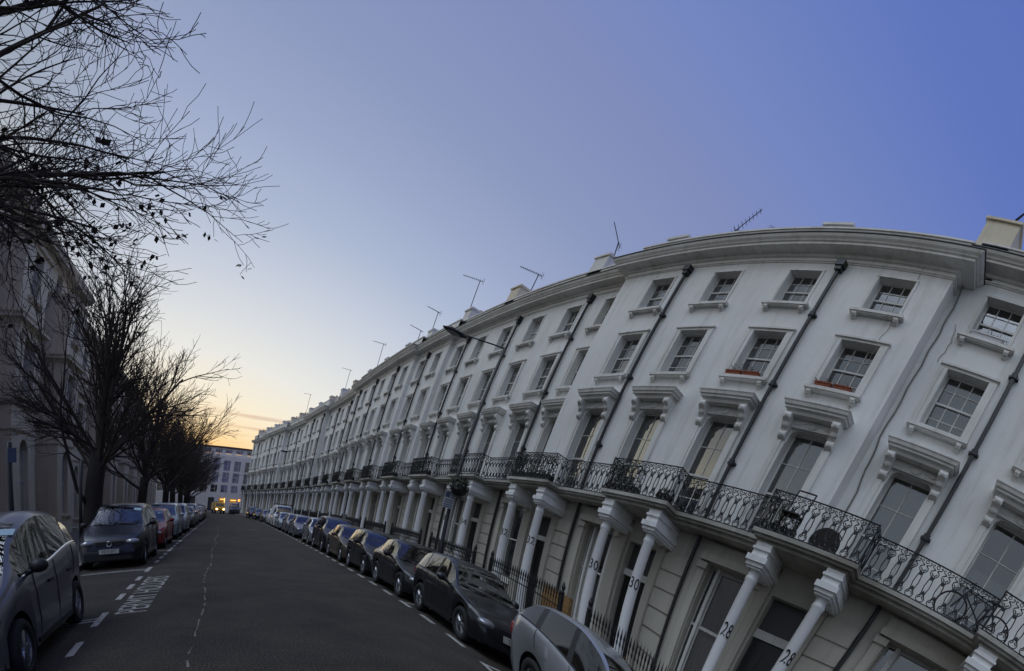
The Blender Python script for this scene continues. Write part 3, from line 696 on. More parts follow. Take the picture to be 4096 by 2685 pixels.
def car(kind, paint, sL=1., trim=None, plate=None, badge=False, rack=False, lit=False, fine=True, sticker=False, rim=None, belt=None):
    """front of the car at local y=0 facing -y, wheels on z=0"""
    sp = SPEC[kind]; L, Wd = sp['L'], sp['W']; r = empty('parked_car')
    Ra = sp['R'] + .07
    ys = set(round(L * i / 34, 4) for i in range(35)) | {0, .02, .05, .1, L - .02, L - .05}
    for a in sp['ax']: ys |= {round(a + Ra * math.cos(PI * i / 10), 4) for i in range(11)} | {round(a - Ra - .004, 4), round(a + Ra + .004, 4)}
    ys |= set(sp['ws']) | set(sp['rw']) | set(sp['win']) | {v for p in sp['pil'] for v in p}
    ys = sorted(y for y in ys if 0 <= y <= L)
    ys = [y for i, y in enumerate(ys) if i == 0 or y - ys[i - 1] > .0035]
    rows = []
    for y in ys:
        zt = interp(sp['top'], y); zb = min(interp(sp['belt'], y), zt - .01)
        w = Wd / 2
        if y < .55: w *= 1 - .24 * (1 - y / .55) ** 2.2
        if y > L - .45: w *= 1 - .16 * (1 - (L - y) / .45) ** 2
        z0 = .2 if .3 < y < L - .3 else .2 + .05 * (1 - min(y, L - y) / .3)
        for a in sp['ax']:
            if abs(y - a) < Ra: z0 = max(z0, sp['R'] + math.sqrt(Ra * Ra - (y - a) ** 2))
        z0 = min(z0, zb - .06)
        cab = max(0., zt - zb); wr = w * (.93 - .21 * min(1, cab / .36)); q = min(1, cab / .35)
        def X(a, b): return a + (b - a)
        rows.append([(w * .955, z0), (w * (1.0 if z0 < .5 else .99), z0 + (zb - z0) * .35), (w * .995, z0 + (zb - z0) * .72), (w * .955, zb), (w * .93, zb + min(.02, cab * .2)),
                     (w * .93 + (wr - w * .93) * .5, zb + cab * (.5 if q > .2 else .6)), (wr + .012, zb + cab * .86), (wr * .93, zb + cab * .955), (wr * .55, zt - .006 * q), (0, zt)])
    m = len(rows[0]); V = []; 
    for y, row in zip(ys, rows): V += [(x, y * sL, z) for x, z in row] + [(-x, y * sL, z) for x, z in row[:-1]]
    k = 2 * m - 1
    def I(j, i, s): return j * k + (i if s > 0 or i == m - 1 else m + i)
    body, front, side, rear, post = [], [], [], [], []
    for j in range(len(ys) - 1):
        ym = (ys[j] + ys[j + 1]) / 2
        cab = interp(sp['top'], ym) - interp(sp['belt'], ym)
        for s in (1, -1):
            for i in range(m - 1):
                fc = (I(j, i, s), I(j + 1, i, s), I(j + 1, i + 1, s), I(j, i + 1, s)); fc = fc if s < 0 else fc[::-1]
                if i >= 7 and sp['ws'][0] < ym < sp['ws'][1]: front.append(fc)
                elif i >= 7 and sp['rw'][0] < ym < sp['rw'][1]: rear.append(fc)
                elif i in (4, 5) and sp['win'][0] < ym < sp['win'][1] and cab > .1:
                    (post if any(a < ym < b for a, b in sp['pil']) else side).append(fc)
                else: body.append(fc)
    for j, sg in ((0, 1), (len(ys) - 1, -1)):
        loop = [I(j, i, 1) for i in range(m)] + [I(j, i, -1) for i in range(m - 2, -1, -1)]
        body.append(tuple(loop if sg > 0 else loop[::-1]))
    def sub(fs):
        u = sorted({i for f_ in fs for i in f_}); d = {a: b for b, a in enumerate(u)}
        mb = MB(); mb.v = [V[i] for i in u]; mb.f = [tuple(d[i] for i in f_) for f_ in fs]; return mb
    sub(body).build('body', paint, r, True)
    ws = sub(front).build('windscreen', M['carglass'], r, True)
    sub(rear).build('rear_window', M['carglass'], r, True)
    for s in (1, -1):
        ff = [f_ for f_ in side if (sum(V[i][0] for i in f_) > 0) == (s > 0)]
        sub(ff).build('side_window', M['carglass'], r, True)
    for a, b in sp['pil']:
        for s in (1, -1):
            ff = [f_ for f_ in post if (sum(V[i][0] for i in f_) > 0) == (s > 0) and a * sL - .001 <= min(V[i][1] for i in f_) and max(V[i][1] for i in f_) <= b * sL + .001]
            if ff: sub(ff).build('window_pillar', M['blackplastic'], r, True)
    if fine:
        # cabin: dashboard, front seats with headrests, rear bench
        c0 = sp['ws'][0]; zb = interp(sp['belt'], c0 + .6); b_ = MB(); b_.box(-Wd * .4, Wd * .4, (c0 + .1) * sL, (c0 + .55) * sL, .5, zb - .03); b_.build('dashboard', M['cabin'], r)
        for x in (-.37, .37):
            b_ = MB(); ys0 = c0 + 1.35; b_.prism([(ys0 * sL, .45), ((ys0 + .12) * sL, .45), ((ys0 + .3) * sL, zb + .12), ((ys0 + .2) * sL, zb + .12)], 'x', x - .24, x + .24)
            b_.prism([((ys0 + .24) * sL, zb + .12), ((ys0 + .32) * sL, zb + .12), ((ys0 + .34) * sL, zb + .32), ((ys0 + .26) * sL, zb + .32)], 'x', x - .12, x + .12); b_.build('seat', M['cabin'], r)
        b_ = MB(); yr = c0 + 2.15; b_.prism([(yr * sL, .45), ((yr + .15) * sL, .45), ((yr + .32) * sL, zb + .1), ((yr + .2) * sL, zb + .1)], 'x', -.6, .6); b_.build('rear_seat', M['cabin'], r)
        for s in (1, -1):                       # bonnet shut line and belt trim
            sm = MB(); idx_ = [j for j, y in enumerate(ys) if .22 < y < sp['ws'][0]]
            sm.tube([(s * rows[j][5][0] * .97, ys[j] * sL, rows[j][5][1] + .004) for j in idx_], .006, 4); sm.build('bonnet_seam', M['blackplastic'], r)
            sm = MB(); idx_ = [j for j, y in enumerate(ys) if sp['win'][0] < y < sp['win'][1]]
            sm.tube([(s * (rows[j][4][0] + .006), ys[j] * sL, rows[j][4][1] + .004) for j in idx_], .011, 4); sm.build('belt_trim', belt or M['blackplastic'], r)
    # floor and wheel wells in black
    fl = MB(); fl.box(-Wd * .42, Wd * .42, .12 * sL, (L - .12) * sL, .2, .5); fl.build('underbody', M['blackplastic'], r)
    # wheels
    tm = MB(); R = sp['R']; tw = .1
    tm.lathe([(R * .66, -tw), (R * .93, -tw), (R, -tw * .7), (R, tw * .7), (R * .93, tw), (R * .66, tw), (R * .64, tw * .6), (R * .64, -tw * .6)], n=24, axis='x')
    tme = tm.mesh('tyre', M['rubber'], True)
    rm = MB(); rm.lathe([(R * .66, -.0), (R * .66, .075), (R * .6, .075), (R * .57, .03), (.01, .02)], n=24, axis='x')
    for a in range(5):
        t_ = 2 * PI * a / 5
        for off in (-.12, .12):
            rm.tube([(.055, .05 * math.cos(t_ + off), .05 * math.sin(t_ + off)), (.05, R * .6 * math.cos(t_ + off), R * .6 * math.sin(t_ + off))], .022, 5)
    rm.lathe([(.01, .03), (.06, .05), (.05, .075), (.01, .08)], n=10, axis='x')
    rme = rm.mesh('rim', rim or M['alloy'])
    for s in (-1, 1):
        for a in sp['ax']:
            o = bpy.data.objects.new('wheel', tme); COL.objects.link(o); o.parent = r; o.location = (s * (Wd / 2 - .115), a * sL, R)
            if s < 0: o.rotation_euler = (0, 0, PI)
            q = bpy.data.objects.new('rim', rme); COL.objects.link(q); q.parent = o
    def wat(y):
        w = Wd / 2
        if y < .55: w *= 1 - .24 * (1 - y / .55) ** 2.2
        return w
    # lamps, grille, bumper, plate
    zt = interp(sp['top'], .18)
    for s in (-1, 1):
        hl = MB(); x = s * wat(.2) * .74
        hl.ball((x, .13 * sL, zt - .12), (.19, .15, .085), 14, 8); h = hl.build('headlight', LIT if lit else M['lampglass'], r, True)
        if fine:
            for dx in (-.06, .06): MB().ball((x + dx, .0 * sL + .03, zt - .12), (.045, .04, .05), 8, 6).build('lamp_bowl', M['chrome'], h, True)
        mi = MB(); ym = sp['win'][0] + .22; zb = interp(sp['belt'], ym)
        mi.ball((s * (Wd / 2 + .09), ym * sL, zb + .09), (.11, .085, .075), 10, 7); mi.tube([(s * (Wd / 2 - .08), ym * sL, zb + .02), (s * (Wd / 2 + .06), ym * sL, zb + .06)], .03, 6)
        mi.build('wing_mirror', trim or paint, r, True)
        if fine:
            for yh in ([p[0] - .2 for p in sp['pil']] or [2.0]):
                MB().box(s * Wd / 2 * .985 - .012, s * Wd / 2 * .985 + .025, (yh - .09) * sL, (yh + .09) * sL, zb - .16, zb - .125).build('door_handle', trim or paint, r)
            for yh in [sp['ax'][0] + Ra + .2] + [p[0] + .05 for p in sp['pil'][:2]]:
                st = MB()
                i = min(range(len(ys)), key=lambda n_: abs(ys[n_] - yh)); row = rows[i]
                st.tube([(s * (row[j][0] + .002), ys[i] * sL, row[j][1] + (.05 if j == 0 else 0)) for j in range(4)], .007, 4)
                st.build('door_seam', M['blackplastic'], r)
            ss = MB(); ss.box(s * Wd / 2 * .985 - .02, s * Wd / 2 * .985 + .012, (sp['ax'][0] + Ra + .05) * sL, (sp['ax'][1] - Ra - .05) * sL, .235, .29); ss.build('sill_strip', trim or paint, r)
        MB().ball((s * wat(.2) * .86, (L - .06) * sL, .82), (.1, .08, .15), 8, 6).build('tail_light', M['redlamp'], r, True)
    gr = MB(); gz = zt - .15
    gr.box(-Wd * .2, Wd * .2, -.012, .1, gz - .055, gz + .055)
    gr.build('grille', M['blackplastic'], r)
    bm_ = MB(); bm_.box(-Wd * .33, Wd * .33, -.02, .1, .24, .34); bm_.build('air_intake', M['blackplastic'], r)
    if plate is not None:
        pb = MB(); pb.box(-.26, .26, -.045, -.02, .40, .51); p = pb.build('number_plate', M['plate'], r)
        if plate:
            me = textmesh(plate, .105)
            for v in me.vertices: v.co = Vector((v.co.x * .95, -.048, .455 + v.co.y))
            me.materials.clear(); me.materials.append(M['ink']); o = bpy.data.objects.new('plate_lettering', me); COL.objects.link(o); o.parent = p
    if badge:
        bd = MB(); bd.tube([(.065 * math.cos(a * PI / 10), -.03, gz + .065 * math.sin(a * PI / 10)) for a in range(20)], .008, 5, closed=True)
        bd.tube([(-.03, -.03, gz + .055), (0, -.03, gz + .005), (.03, -.03, gz + .055)], .008, 4)
        bd.tube([(-.055, -.03, gz + .03), (-.025, -.03, gz - .055), (0, -.03, gz - .005), (.025, -.03, gz - .055), (.055, -.03, gz + .03)], .008, 4)
        bd.build('badge', M['chrome'], r)
    if fine:
        wp = MB(); c = sp['ws'][0]; zc = interp(sp['top'], c)
        for x0, x1 in ((.55, -.05), (-.1, -.6)): wp.tube([(x0, (c + .02) * sL, zc + .02), (x1, (c + .12) * sL, zc + .075)], .009, 4)
        wp.build('wiper', M['blackplastic'], r)
    if sticker:
        y0 = sp['ws'][1] - .16; zc = interp(sp['top'], y0)
        a = (sp['ws'][0] + sp['ws'][1]) / 2
        MB().quad((.40, (y0 - .1) * sL, interp(sp['top'], y0 - .1) - .005), (.60, (y0 - .1) * sL, interp(sp['top'], y0 - .1) - .022), (.60, y0 * sL, zc - .022), (.40, y0 * sL, zc - .005)).build('permit_sticker', M['paper'], ws)
    if rack:
        rk = MB(); z = interp(sp['top'], 3) + .12
        for y in (1.9, 2.6, 3.3, 4.0): rk.tube([(-.8, y, z - .1), (-.8, y, z), (.8, y, z), (.8, y, z - .1)], .02, 5)
        for x in (-.55, -.2, .25, .6): rk.tube([(x, 1.7, z + .03), (x, 4.3, z + .03)], .025, 5)
        rk.build('roof_rack', M['blackplastic'], r)
    return r
def paint(name, c, metal=.0, rough=.28): return mat(name, c, rough, metal, coat=.4, spec=.4)
M['redlamp'] = mat('red_lamp', (.25, .01, .01), .2, coat=1.)
LIT = mat('lit_headlamp', (.9, .8, .6), .2, emit=(1, .62, .25), es=8)
PT = dict(dusk=paint('dark_silver_paint', (.15, .15, .16), .5), silver=paint('silver_paint', (.34, .35, .36), .5, .26), black=paint('black_paint', (.010, .011, .013)), navy=paint('dark_blue_paint', (.008, .009, .015)), grey=paint('grey_green_paint', (.14, .13, .10), .4),
          red=paint('red_paint', (.24, .02, .02)), pale=paint('pale_blue_silver', (.30, .36, .40), .4), white=paint('white_paint', (.62, .63, .62)), greysilver=paint('grey_silver', (.20, .20, .22), .45),
          beige=paint('dull_bronze', (.11, .09, .07), .4), yellow=paint('yellow_paint', (.8, .5, .04)), dkgrey=paint('charcoal_paint', (.035, .035, .04), .2))
def put(c, x, y, lb, name=None, group=None, k=0., rz=0., cat='car'):
    c.location = (x - bend(y, k), y, 0); c.rotation_euler = (0, 0, bslope(y, k) + rz)
    if name: c.name = name
    return tag(c, lb, cat, group)
GR, GL = 'cars parked along the terrace kerb', 'cars parked along the tree side kerb'
X5 = 5.1
put(car('focus', PT['silver'], 1.0), X5 + .06, 2.35, 'silver hatchback with curved roof, nearest car on the terrace side', group=GR)
put(car('hatch', PT['black'], .85, plate='EX51 R', badge=True), X5, 7.6, 'black hatchback with twin round headlamps, plate EX51, behind the silver hatchback', group=GR)
put(car('saloon', PT['black'], .76, belt=M['chrome'], trim=M['blackplastic'], plate=''), X5, 11.2, 'dark saloon with bright window trim, directly behind the black hatchback', group=GR)
put(car('hatch', PT['black'], .8, trim=M['blackplastic'], plate=''), X5, 14.7, 'black small car with curved roof, between two saloons', group=GR)
put(car('saloon', PT['beige'], .86, plate=''), X5, 18.0, 'bronze grey car reflecting the sunset, ahead of the tall dark people carrier', group=GR)
put(car('mpv', PT['navy'], .9, plate=''), X5, 21.95, 'tall dark blue people carrier parked on the terrace side', group=GR)
put(car('hatch', PT['silver'], .75, plate=''), X5, 26.0, 'small silver hatchback tucked behind the dark people carrier', group=GR)
put(car('saloon', PT['greysilver'], .92, plate=''), X5, 31.6, 'silver saloon with dark kidney shaped grille, beside a gap in the parked row', group=GR)
put(car('hatch', PT['greysilver'], 1., fine=False), X5, 36.1, 'grey hatchback half hidden behind the silver saloon', group=GR)
put(car('hatch', PT['pale'], 1., fine=False), X5 - .1, 41.0, 'pale blue hatchback just ahead of the white van', group=GR)
put(car('van', PT['white'], 1., rack=True, fine=False), X5, 46.0, 'white van with a loaded roof rack', 'parked_van', GR, cat='van')
put(car('mpv', PT['white'], 1., fine=False), X5, 52.5, 'white people carrier behind the van with the roof rack', group=GR, k=.0018)
put(car('hatch', PT['grey'], 1., fine=False), X5, 60.0, 'dull green grey hatchback near the far end of the row', group=GR, k=.0018)
put(car('hatch', PT['black'], 1., fine=False), X5, 68.0, 'black hatchback second from the far end of the row', group=GR, k=.0018)
put(car('mpv', PT['navy'], 1., fine=False, lit=False), X5, 75.0, 'farthest dark car of the terrace side row, a pale bonnet facing us', group=GR, k=.0018)
X2 = -2.95
put(car('egg', PT['dusk'], 1.0, belt=M['chrome'], trim=M['blackplastic'], sticker=True), X2 - .03, 5.35, 'silver grey egg shaped city car, nearest car on the tree side', group=GL)
put(car('mpv', PT['navy'], .96, trim=M['blackplastic'], plate='VE10 EFT', badge=True, sticker=True), X2 - .05, 14.75, 'dark blue hatchback with plate VE10 EFT', group=GL)
put(car('hatch', PT['red'], 1., plate='', sticker=True), X2 - .05, 20.1, 'red hatchback behind the dark blue hatchback', group=GL)
put(car('mpv', PT['pale'], 1.05, plate=''), X2 - .05, 25.2, 'pale blue silver people carrier behind the red hatchback', group=GL)
for i, (kd, pt, y, lb) in enumerate((('mpv', 'silver', 30.6, 'silver people carrier, fifth in the tree side row'), ('hatch', 'dkgrey', 37.5, 'charcoal hatchback beneath the third tree'), ('mpv', 'silver', 42.2, 'light silver people carrier behind the charcoal hatchback'),
        ('hatch', 'greysilver', 49.5, 'grey hatchback, eighth in the tree side row'), ('saloon', 'black', 55, 'black saloon near the far end of the tree side row'), ('mpv', 'dkgrey', 62, 'dark people carrier, last but one of the tree side row'), ('mpv', 'black', 70, 'black people carrier at the far end of the tree side row'))):
    put(car(kd, PT[pt], 1., fine=False), X2, y, lb, group=GL, k=.0009)
# oncoming yellow lorry with lamps lit and a dark van waiting beside it
ly = empty('yellow_lorry')
b = MB(); b.prism([(0, .45), (0, 1.0), (.12, 1.1), (.75, 1.2), (1.2, 1.9), (2.0, 1.95), (2.0, .45)], 'x', -.85, .85); b.build('cab', PT['yellow'], ly)
b = MB(); b.box(-.95, .95, 2.05, 5.2, .7, 2.0); b.build('load_box', PT['yellow'], ly)
b = MB(); b.quad((-.72, .78, 1.26), (.72, .78, 1.26), (.72, 1.16, 1.85), (-.72, 1.16, 1.85)); b.build('windscreen', M['carglass'], ly, loc=(0, -.01, .012))
b = MB()
for x in (-.5, -.1, .3, .7): b.tube([(x, 2.2, 2.0), (x, 2.2, 2.25)], .04, 5)
b.tube([(-.9, 2.2, 2.15), (.9, 2.2, 2.15)], .03, 5); b.build('ladder_rack', M['blackplastic'], ly)
b = MB(); b.box(-.8, .8, -.06, -.001, .45, .62); b.build('bumper', M['blackplastic'], ly)
for s in (-1, 1):
    MB().ball((s * .62, -.03, .82), (.17, .06, .13), 10, 6).build('headlight', LIT, ly, True)
    for y in (.8, 4.2):
        w_ = MB(); w_.lathe([(.2, -.12), (.36, -.12), (.4, -.06), (.4, .06), (.36, .12), (.2, .12)], (s * .8, y, .4), 16, 'x'); w_.build('wheel', M['rubber'], ly)
ly.location = (-.95, 99, 0); ly.rotation_euler = (0, 0, math.radians(9))
tag(ly, 'yellow lorry driving toward us with both headlamps lit', 'lorry')
put(car('van', PT['dkgrey'], 1., fine=False), 1.75, 101, 'dark van just beside the yellow lorry at the far junction', 'far_van', cat='van', rz=.05)
# ---------------------------------------------------------------- left-hand terrace, seen behind the trees
QL = 6.7
def arch(mb, x, yc, hw, zs):
    for s in (-1, 1):
        arc = [(yc + s * hw * math.cos(t), zs + hw * math.sin(t)) for t in [i * PI / 16 for i in range(9)]]
        mb.prism([(yc + s * hw, zs + hw + .001)] + arc, 'x', x + .001, x + .28)
def bay_house(look, endwall=False):
    r = empty('bay_house'); b0, b1, bx = 3.4, 6.4, -1.2; bc = (b0 + b1) / 2; dc = 1.6
    w = MB()
    facade(w, 0, 0, b0, 0, 13.5, [(dc - .6, dc + .6, .3, 4.6), (dc - .55, dc + .55, 6.2, 8.5), (dc - .5, dc + .5, 10.2, 11.7), (dc - .48, dc + .48, 12.35, 13.4)], .28)
    facade(w, 0, b0, QL, 12.1, 13.5, [(bc - .48, bc + .48, 12.35, 13.4)], .28)
    facade(w, bx, b0, b1, 0, 12.1, [(bc - .55, bc + .55, 1.2, 4.6), (bc - .65, bc + .65, 6.3, 8.5), (bc - .52, bc + .52, 10.15, 11.85)], .28)
    for y in (b0, b1): w.quad((bx, y, 0), (0, y, 0), (0, y, 12.1), (bx, y, 12.1))
    w.quad((bx, b0, 12.1), (bx, b1, 12.1), (0, b1, 12.1), (0, b0, 12.1)); w.quad((0, b1, 0), (0, QL, 0), (0, QL, 12.1), (0, b1, 12.1))
    w.quad((0, 0, 13.9), (0, QL, 13.9), (9, QL, 13.9), (9, 0, 13.9)); w.quad((9, 0, 0), (9, QL, 0), (9, QL, 13.9), (9, 0, 13.9))
    for y in (.001, QL - .001): w.quad((0, y, 0), (9, y, 0), (9, y, 13.9), (0, y, 13.9))
    arch(w, 0, dc, .6, 4.0); arch(w, bx, bc, .55, 4.05)
    w.build('wall', M['cream'], r)
    full = [(0, 0), (0, b0), (bx, b0), (bx, b1), (0, b1), (0, QL)]; bay = [(.01, b0), (bx, b0), (bx, b1), (.01, b1)]
    MB().sweep([(0, 0), (0, QL)], [(0, 13.45), (.06, 13.47), (.1, 13.56), (.5, 13.6), (.5, 13.72), (.58, 13.8), (.62, 13.92), (0, 13.96)]).build('cornice', M['creamtrim'], r)
    MB().sweep(full, [(0, 4.86), (.06, 4.86), (.08, 4.93), (0, 4.96)]).build('string_course', M['creamtrim'], r)
    MB().sweep(full, [(0, 5.82), (.08, 5.84), (.16, 5.92), (.16, 6.02), (0, 6.04)]).build('ledge', M['slab'], r)
    MB().sweep(bay, [(0, 8.85), (.05, 8.87), (.1, 8.98), (.28, 9.02), (.28, 9.12), (.34, 9.2), (0, 9.24)]).build('bay_cornice', M['creamtrim'], r)
    MB().sweep(bay, [(0, 11.98), (.1, 12.0), (.14, 12.1), (0, 12.12)]).build('bay_ledge', M['creamtrim'], r)
    for y in (b0 + .17, b1 - .17):
        p = MB(); p.box(bx - .06, bx - .001, y - .17, y + .17, 6.04, 8.85); p.build('bay_pilaster', M['creamtrim'], r)
    rl = MB()
    for i in range(8): rl.tube([(.25, i * QL / 7, 13.9), (.25, i * QL / 7, 14.85)], .025, 4)
    for z in (14.1, 14.85): rl.tube([(.25, 0, z), (.25, QL, z)], .022, 4)
    rl.build('roof_railing', M['iron'], r)
    rr = random.Random(look)
    for x, yc, hw, z0, z1, c, big in ((0, dc, .55, 6.2, 8.5, 2, 1), (0, dc, .5, 10.2, 11.7, 2, 0), (0, dc, .48, 12.35, 13.4, 2, 0), (0, bc, .48, 12.35, 13.4, 2, 0), (bx, bc, .55, 1.2, 4.6, 2, 0), (bx, bc, .65, 6.3, 8.5, 2, 1), (bx, bc, .52, 10.15, 11.85, 2, 0)):
        wn = sash(r, x + .2, yc - hw, yc + hw, z0, z1, c, 1, .5)
        if rr.random() < .55: curtain(wn, x + .4, yc - hw + .02, yc + hw - .02, z0, z1, M['drape'], gap=(yc - .2, yc + .3))
        sill(wn, x, yc, hw + .2, z0 - .01, M['creamtrim'])
        if big:
            ar = MB()
            for s in (-1, 1): ar.box(x - .07, x - .001, yc + s * (hw + .11) - .09, yc + s * (hw + .11) + .09, z0, z1)
            ar.box(x - .1, x - .0015, yc - hw - .24, yc + hw + .24, z1, z1 + .18); ar.build('architrave', M['creamtrim'], wn)
    d = MB(); d.box(.2, .27, dc - .58, dc + .58, .3, 3.2); dd = d.build('door', M['door'], r)
    f_ = MB(); f_.box(.18, .28, dc - .6, dc + .6, 3.2, 3.34); f_.box(.21, .27, dc - .02, dc + .02, 3.34, 4.6); f_.build('fanlight', M['frame'], dd)
    d = MB(); d.box(-1.3, -.002, dc - .9, dc + .9, 0, .31); d.build('door_step', M['slab'], r)
    dp = MB(); dp.tube([(-.1, .15, 13.3), (-.1, .15, .1)], .055, 7); dp.build('drainpipe', M['pipe'], r)
    return r
BP = None
ends = [19.8 + QL * j for j in range(16)]
ORD2 = ['first', 'second', 'third', 'fourth', 'fifth', 'sixth', 'seventh', 'eighth', 'ninth', 'tenth', 'eleventh', 'twelfth', 'thirteenth', 'fourteenth', 'fifteenth', 'sixteenth', 'seventeenth', 'eighteenth', 'nineteenth']
for j, ya in enumerate(ends):
    if ya > 115: break
    if BP is None: BP = bay_house(3); h = BP; bi = child_index()
    else:
        rr = random.Random(j); h = copy_tree(BP, bi, None, lambda o: o.name.startswith('curtain') and rr.random() < .4)
    ye = ya + QL; back = 0. if ye < 40.5 else 1.1
    h.location = (-10.9 - back - bend(ye, .0009), ye, 0 if not back else -.35); h.rotation_euler = (0, 0, PI + bslope(ye - 3, .0009))
    if ye > 40.5 and ya < 41: pass
    lb = 'cream bay fronted house opposite the white terrace, the %s counting from the camera' % ORD2[j]
    tag(h, lb, 'house', 'cream terrace houses behind the trees')
# ---------------------------------------------------------------- bare street trees
def limb(mb, p, d, L, r, lev, rng, conf, ends):
    n = 5 if lev < 2 else (4 if lev == 2 else 3); pts = [p]; rs = [r]; q = p; dr = d.normalized()
    for i in range(n):
        j = Vector((rng.gauss(0, 1), rng.gauss(0, 1), rng.gauss(0, .8))) * conf['wob'] * (.55 + .3 * lev)
        dr = (dr + j + Vector((0, 0, conf['up'][min(lev, len(conf['up']) - 1)])) * .16).normalized()
        q = q + dr * L / n; pts.append(q); rs.append(max(conf['rmin'], r * (1 - .72 * (i + 1) / n)))
    mb.tube(pts, rs, 6 if lev == 0 else (4 if lev < 3 else 3), cap=False)
    if lev >= conf['lev']:
        ends.append(pts[-1]); return
    k = conf['kids'][min(lev, len(conf['kids']) - 1)]
    for c in range(k):
        t = .22 + .78 * (c + rng.random() * .7) / k
        a = min(n - 1, int(t * n)); f_ = t * n - a
        s = pts[a].lerp(pts[a + 1], min(1, f_)); ax = (pts[a + 1] - pts[a]).normalized()
        o = Vector((rng.gauss(0, 1), rng.gauss(0, 1), rng.gauss(0, 1))); o = (o - ax * o.dot(ax)).normalized()
        ang = rng.uniform(.35, .95) * conf['ang']
        nd = ax * math.cos(ang) + o * math.sin(ang) + Vector(conf.get('lean', (0, 0, 0))) * .1
        limb(mb, s, nd, L * rng.uniform(.42, .68) * (1.15 - .45 * t), max(conf['rmin'], rs[a] * .62), lev + 1, rng, conf, ends)
def tree(seed, trunk, r0, dirs, conf, name='bare_tree'):
    rng = random.Random(seed); root = empty(name)
    t = MB(); pts = [Vector(p) for p in trunk]; rs = [r0 * (1.35 if i == 0 else 1 - .2 * i / len(pts)) for i in range(len(pts))]
    t.tube(pts, rs, 12); t.build('trunk', M['bark'], root, True)
    c = MB(); ends = []
    for d, L, r, h in dirs:
        limb(c, pts[-1] + Vector((0, 0, h)) if h <= 0 else pts[-1], Vector(d), L, r, 0, rng, conf, ends)
    c.build('crown', M['twig'], root, True)
    return root, ends, rng
def ring(n, tilt, L, r, rng, z=(0, 0)):
    out = []
    for i in range(n):
        a = 2 * PI * (i + rng.uniform(-.25, .25)) / n; tl = tilt * rng.uniform(.7, 1.25)
        out.append(((math.sin(tl) * math.cos(a), math.sin(tl) * math.sin(a), math.cos(tl)), L * rng.uniform(.85, 1.1), r * rng.uniform(.75, 1.05), rng.uniform(*z)))
    return out
GT = 'bare street trees along the pavement'
M['twig'] = mat('brown_twigs', (.045, .032, .024), .9)
# nearest tree: trunk just out of the picture, crown hanging over the street
rg = random.Random(5)
near_dirs = []
for i in range(15):
    a = rg.uniform(-1.25, 1.25); el = rg.uniform(.14, 1.25)
    near_dirs.append(((math.cos(a) * math.cos(el), math.sin(a) * math.cos(el), math.sin(el)), rg.uniform(2.9, 3.9), rg.uniform(.04, .066), -rg.uniform(0, 1.35)))
T1, e1, rng1 = tree(21, [(0, 0, .1), (.03, .05, 1.5), (0, 0, 3), (.12, .05, 4.6), (.2, .1, 6.6)], .27, near_dirs, dict(wob=.16, up=(.1, .1, .2, .5), rmin=.0048, lev=3, kids=(8, 6, 4), ang=1.05))
T1.location = (-5.75, 9.0, .15)
lv = MB(); low = [p for p in e1 if p.z < 6.6 and p.x > .8]
for p in low:
    if rng1.random() < .2:
        for k in range(rng1.randint(1, 4)):
            c = p + Vector((rng1.gauss(0, .05), rng1.gauss(0, .05), -rng1.uniform(.0, .1))); u = Vector((rng1.gauss(0, 1), rng1.gauss(0, 1), rng1.gauss(0, 1))).normalized() * .055; w = u.orthogonal().normalized() * .038
            lv.add((c - u, c + w, c + u, c - w), ((0, 1, 2, 3),))
lv.build('dead_leaves', M['deadleaf'], T1)
tag(T1, 'nearest bare tree, its long twigs and last dead leaves hanging over the parked cars', 'tree', GT)
rg = random.Random(9)
confB = dict(wob=.1, up=(.4, .25, .3, .4), rmin=.0055, lev=3, kids=(8, 6, 4), ang=.8)
T2, e2, _ = tree(33, [(0, 0, .1), (.05, 0, 1.1), (.1, .02, 2.0), (.2, .05, 2.9)], .31, ring(4, .25, 4.2, .12, rg) + ring(6, .68, 3.6, .09, rg, (-.5, 0)) + ring(5, 1.1, 2.7, .06, rg, (-.8, 0)), confB)
w_ = MB(); w_.tube([(-.05, -.1, 1.35), (-.35, -.35, 1.9), (-.55, -.5, 2.7), (-.8, -.6, 3.6), (-.85, -.7, 4.6)], [.07, .06, .05, .035, .012], 6); w_.build('low_branch', M['bark'], T2, True)
T2.location = (-4.75, 20.3, 0); T2.scale = (1.1, 1.1, 1.14); tag(T2, 'bare tree with a forked trunk and full vase shaped crown behind the blue hatchback', 'tree', GT)
T3, e3, _ = tree(41, [(0, 0, .1), (-.02, 0, 1.2), (.05, .02, 2.2), (.1, .05, 3.0)], .27, ring(5, .3, 4.2, .11, rg) + ring(7, .9, 4.0, .085, rg, (-.8, 0)), dict(confB, kids=(8, 6, 4), rmin=.008))
ti = child_index()
spots = [(32.0, 1.0, 0., 'bare tree with a slim leaning trunk, next beyond the vase shaped one'), (43.5, .98, 1.3, 'third bare tree trunk beyond the vase shaped tree'), (51, 1.0, 2.2, 'fourth bare trunk beyond the vase shaped tree'), (59, 1.05, 3.4, 'fifth bare trunk beyond the vase shaped tree'),
         (67.5, 1.0, 4.4, 'sixth bare trunk in the dark run of far trees'), (77, 1.0, 5.3, 'seventh bare trunk in the dark run of far trees'), (88, 1.0, .7, 'last but one bare tree in the dark far run'), (100, 1.0, 2.9, 'farthest bare tree, just short of the white block')]
for i, (y, s, rz, lb) in enumerate(spots):
    t_ = T3 if i == 0 else copy_tree(T3, ti)
    t_.location = (-4.75 - bend(y, .0009) + .1 * math.sin(i * 2.1), y, 0); t_.scale = (s, s, s); t_.rotation_euler = (0, 0, rz); tag(t_, lb, 'tree', GT)
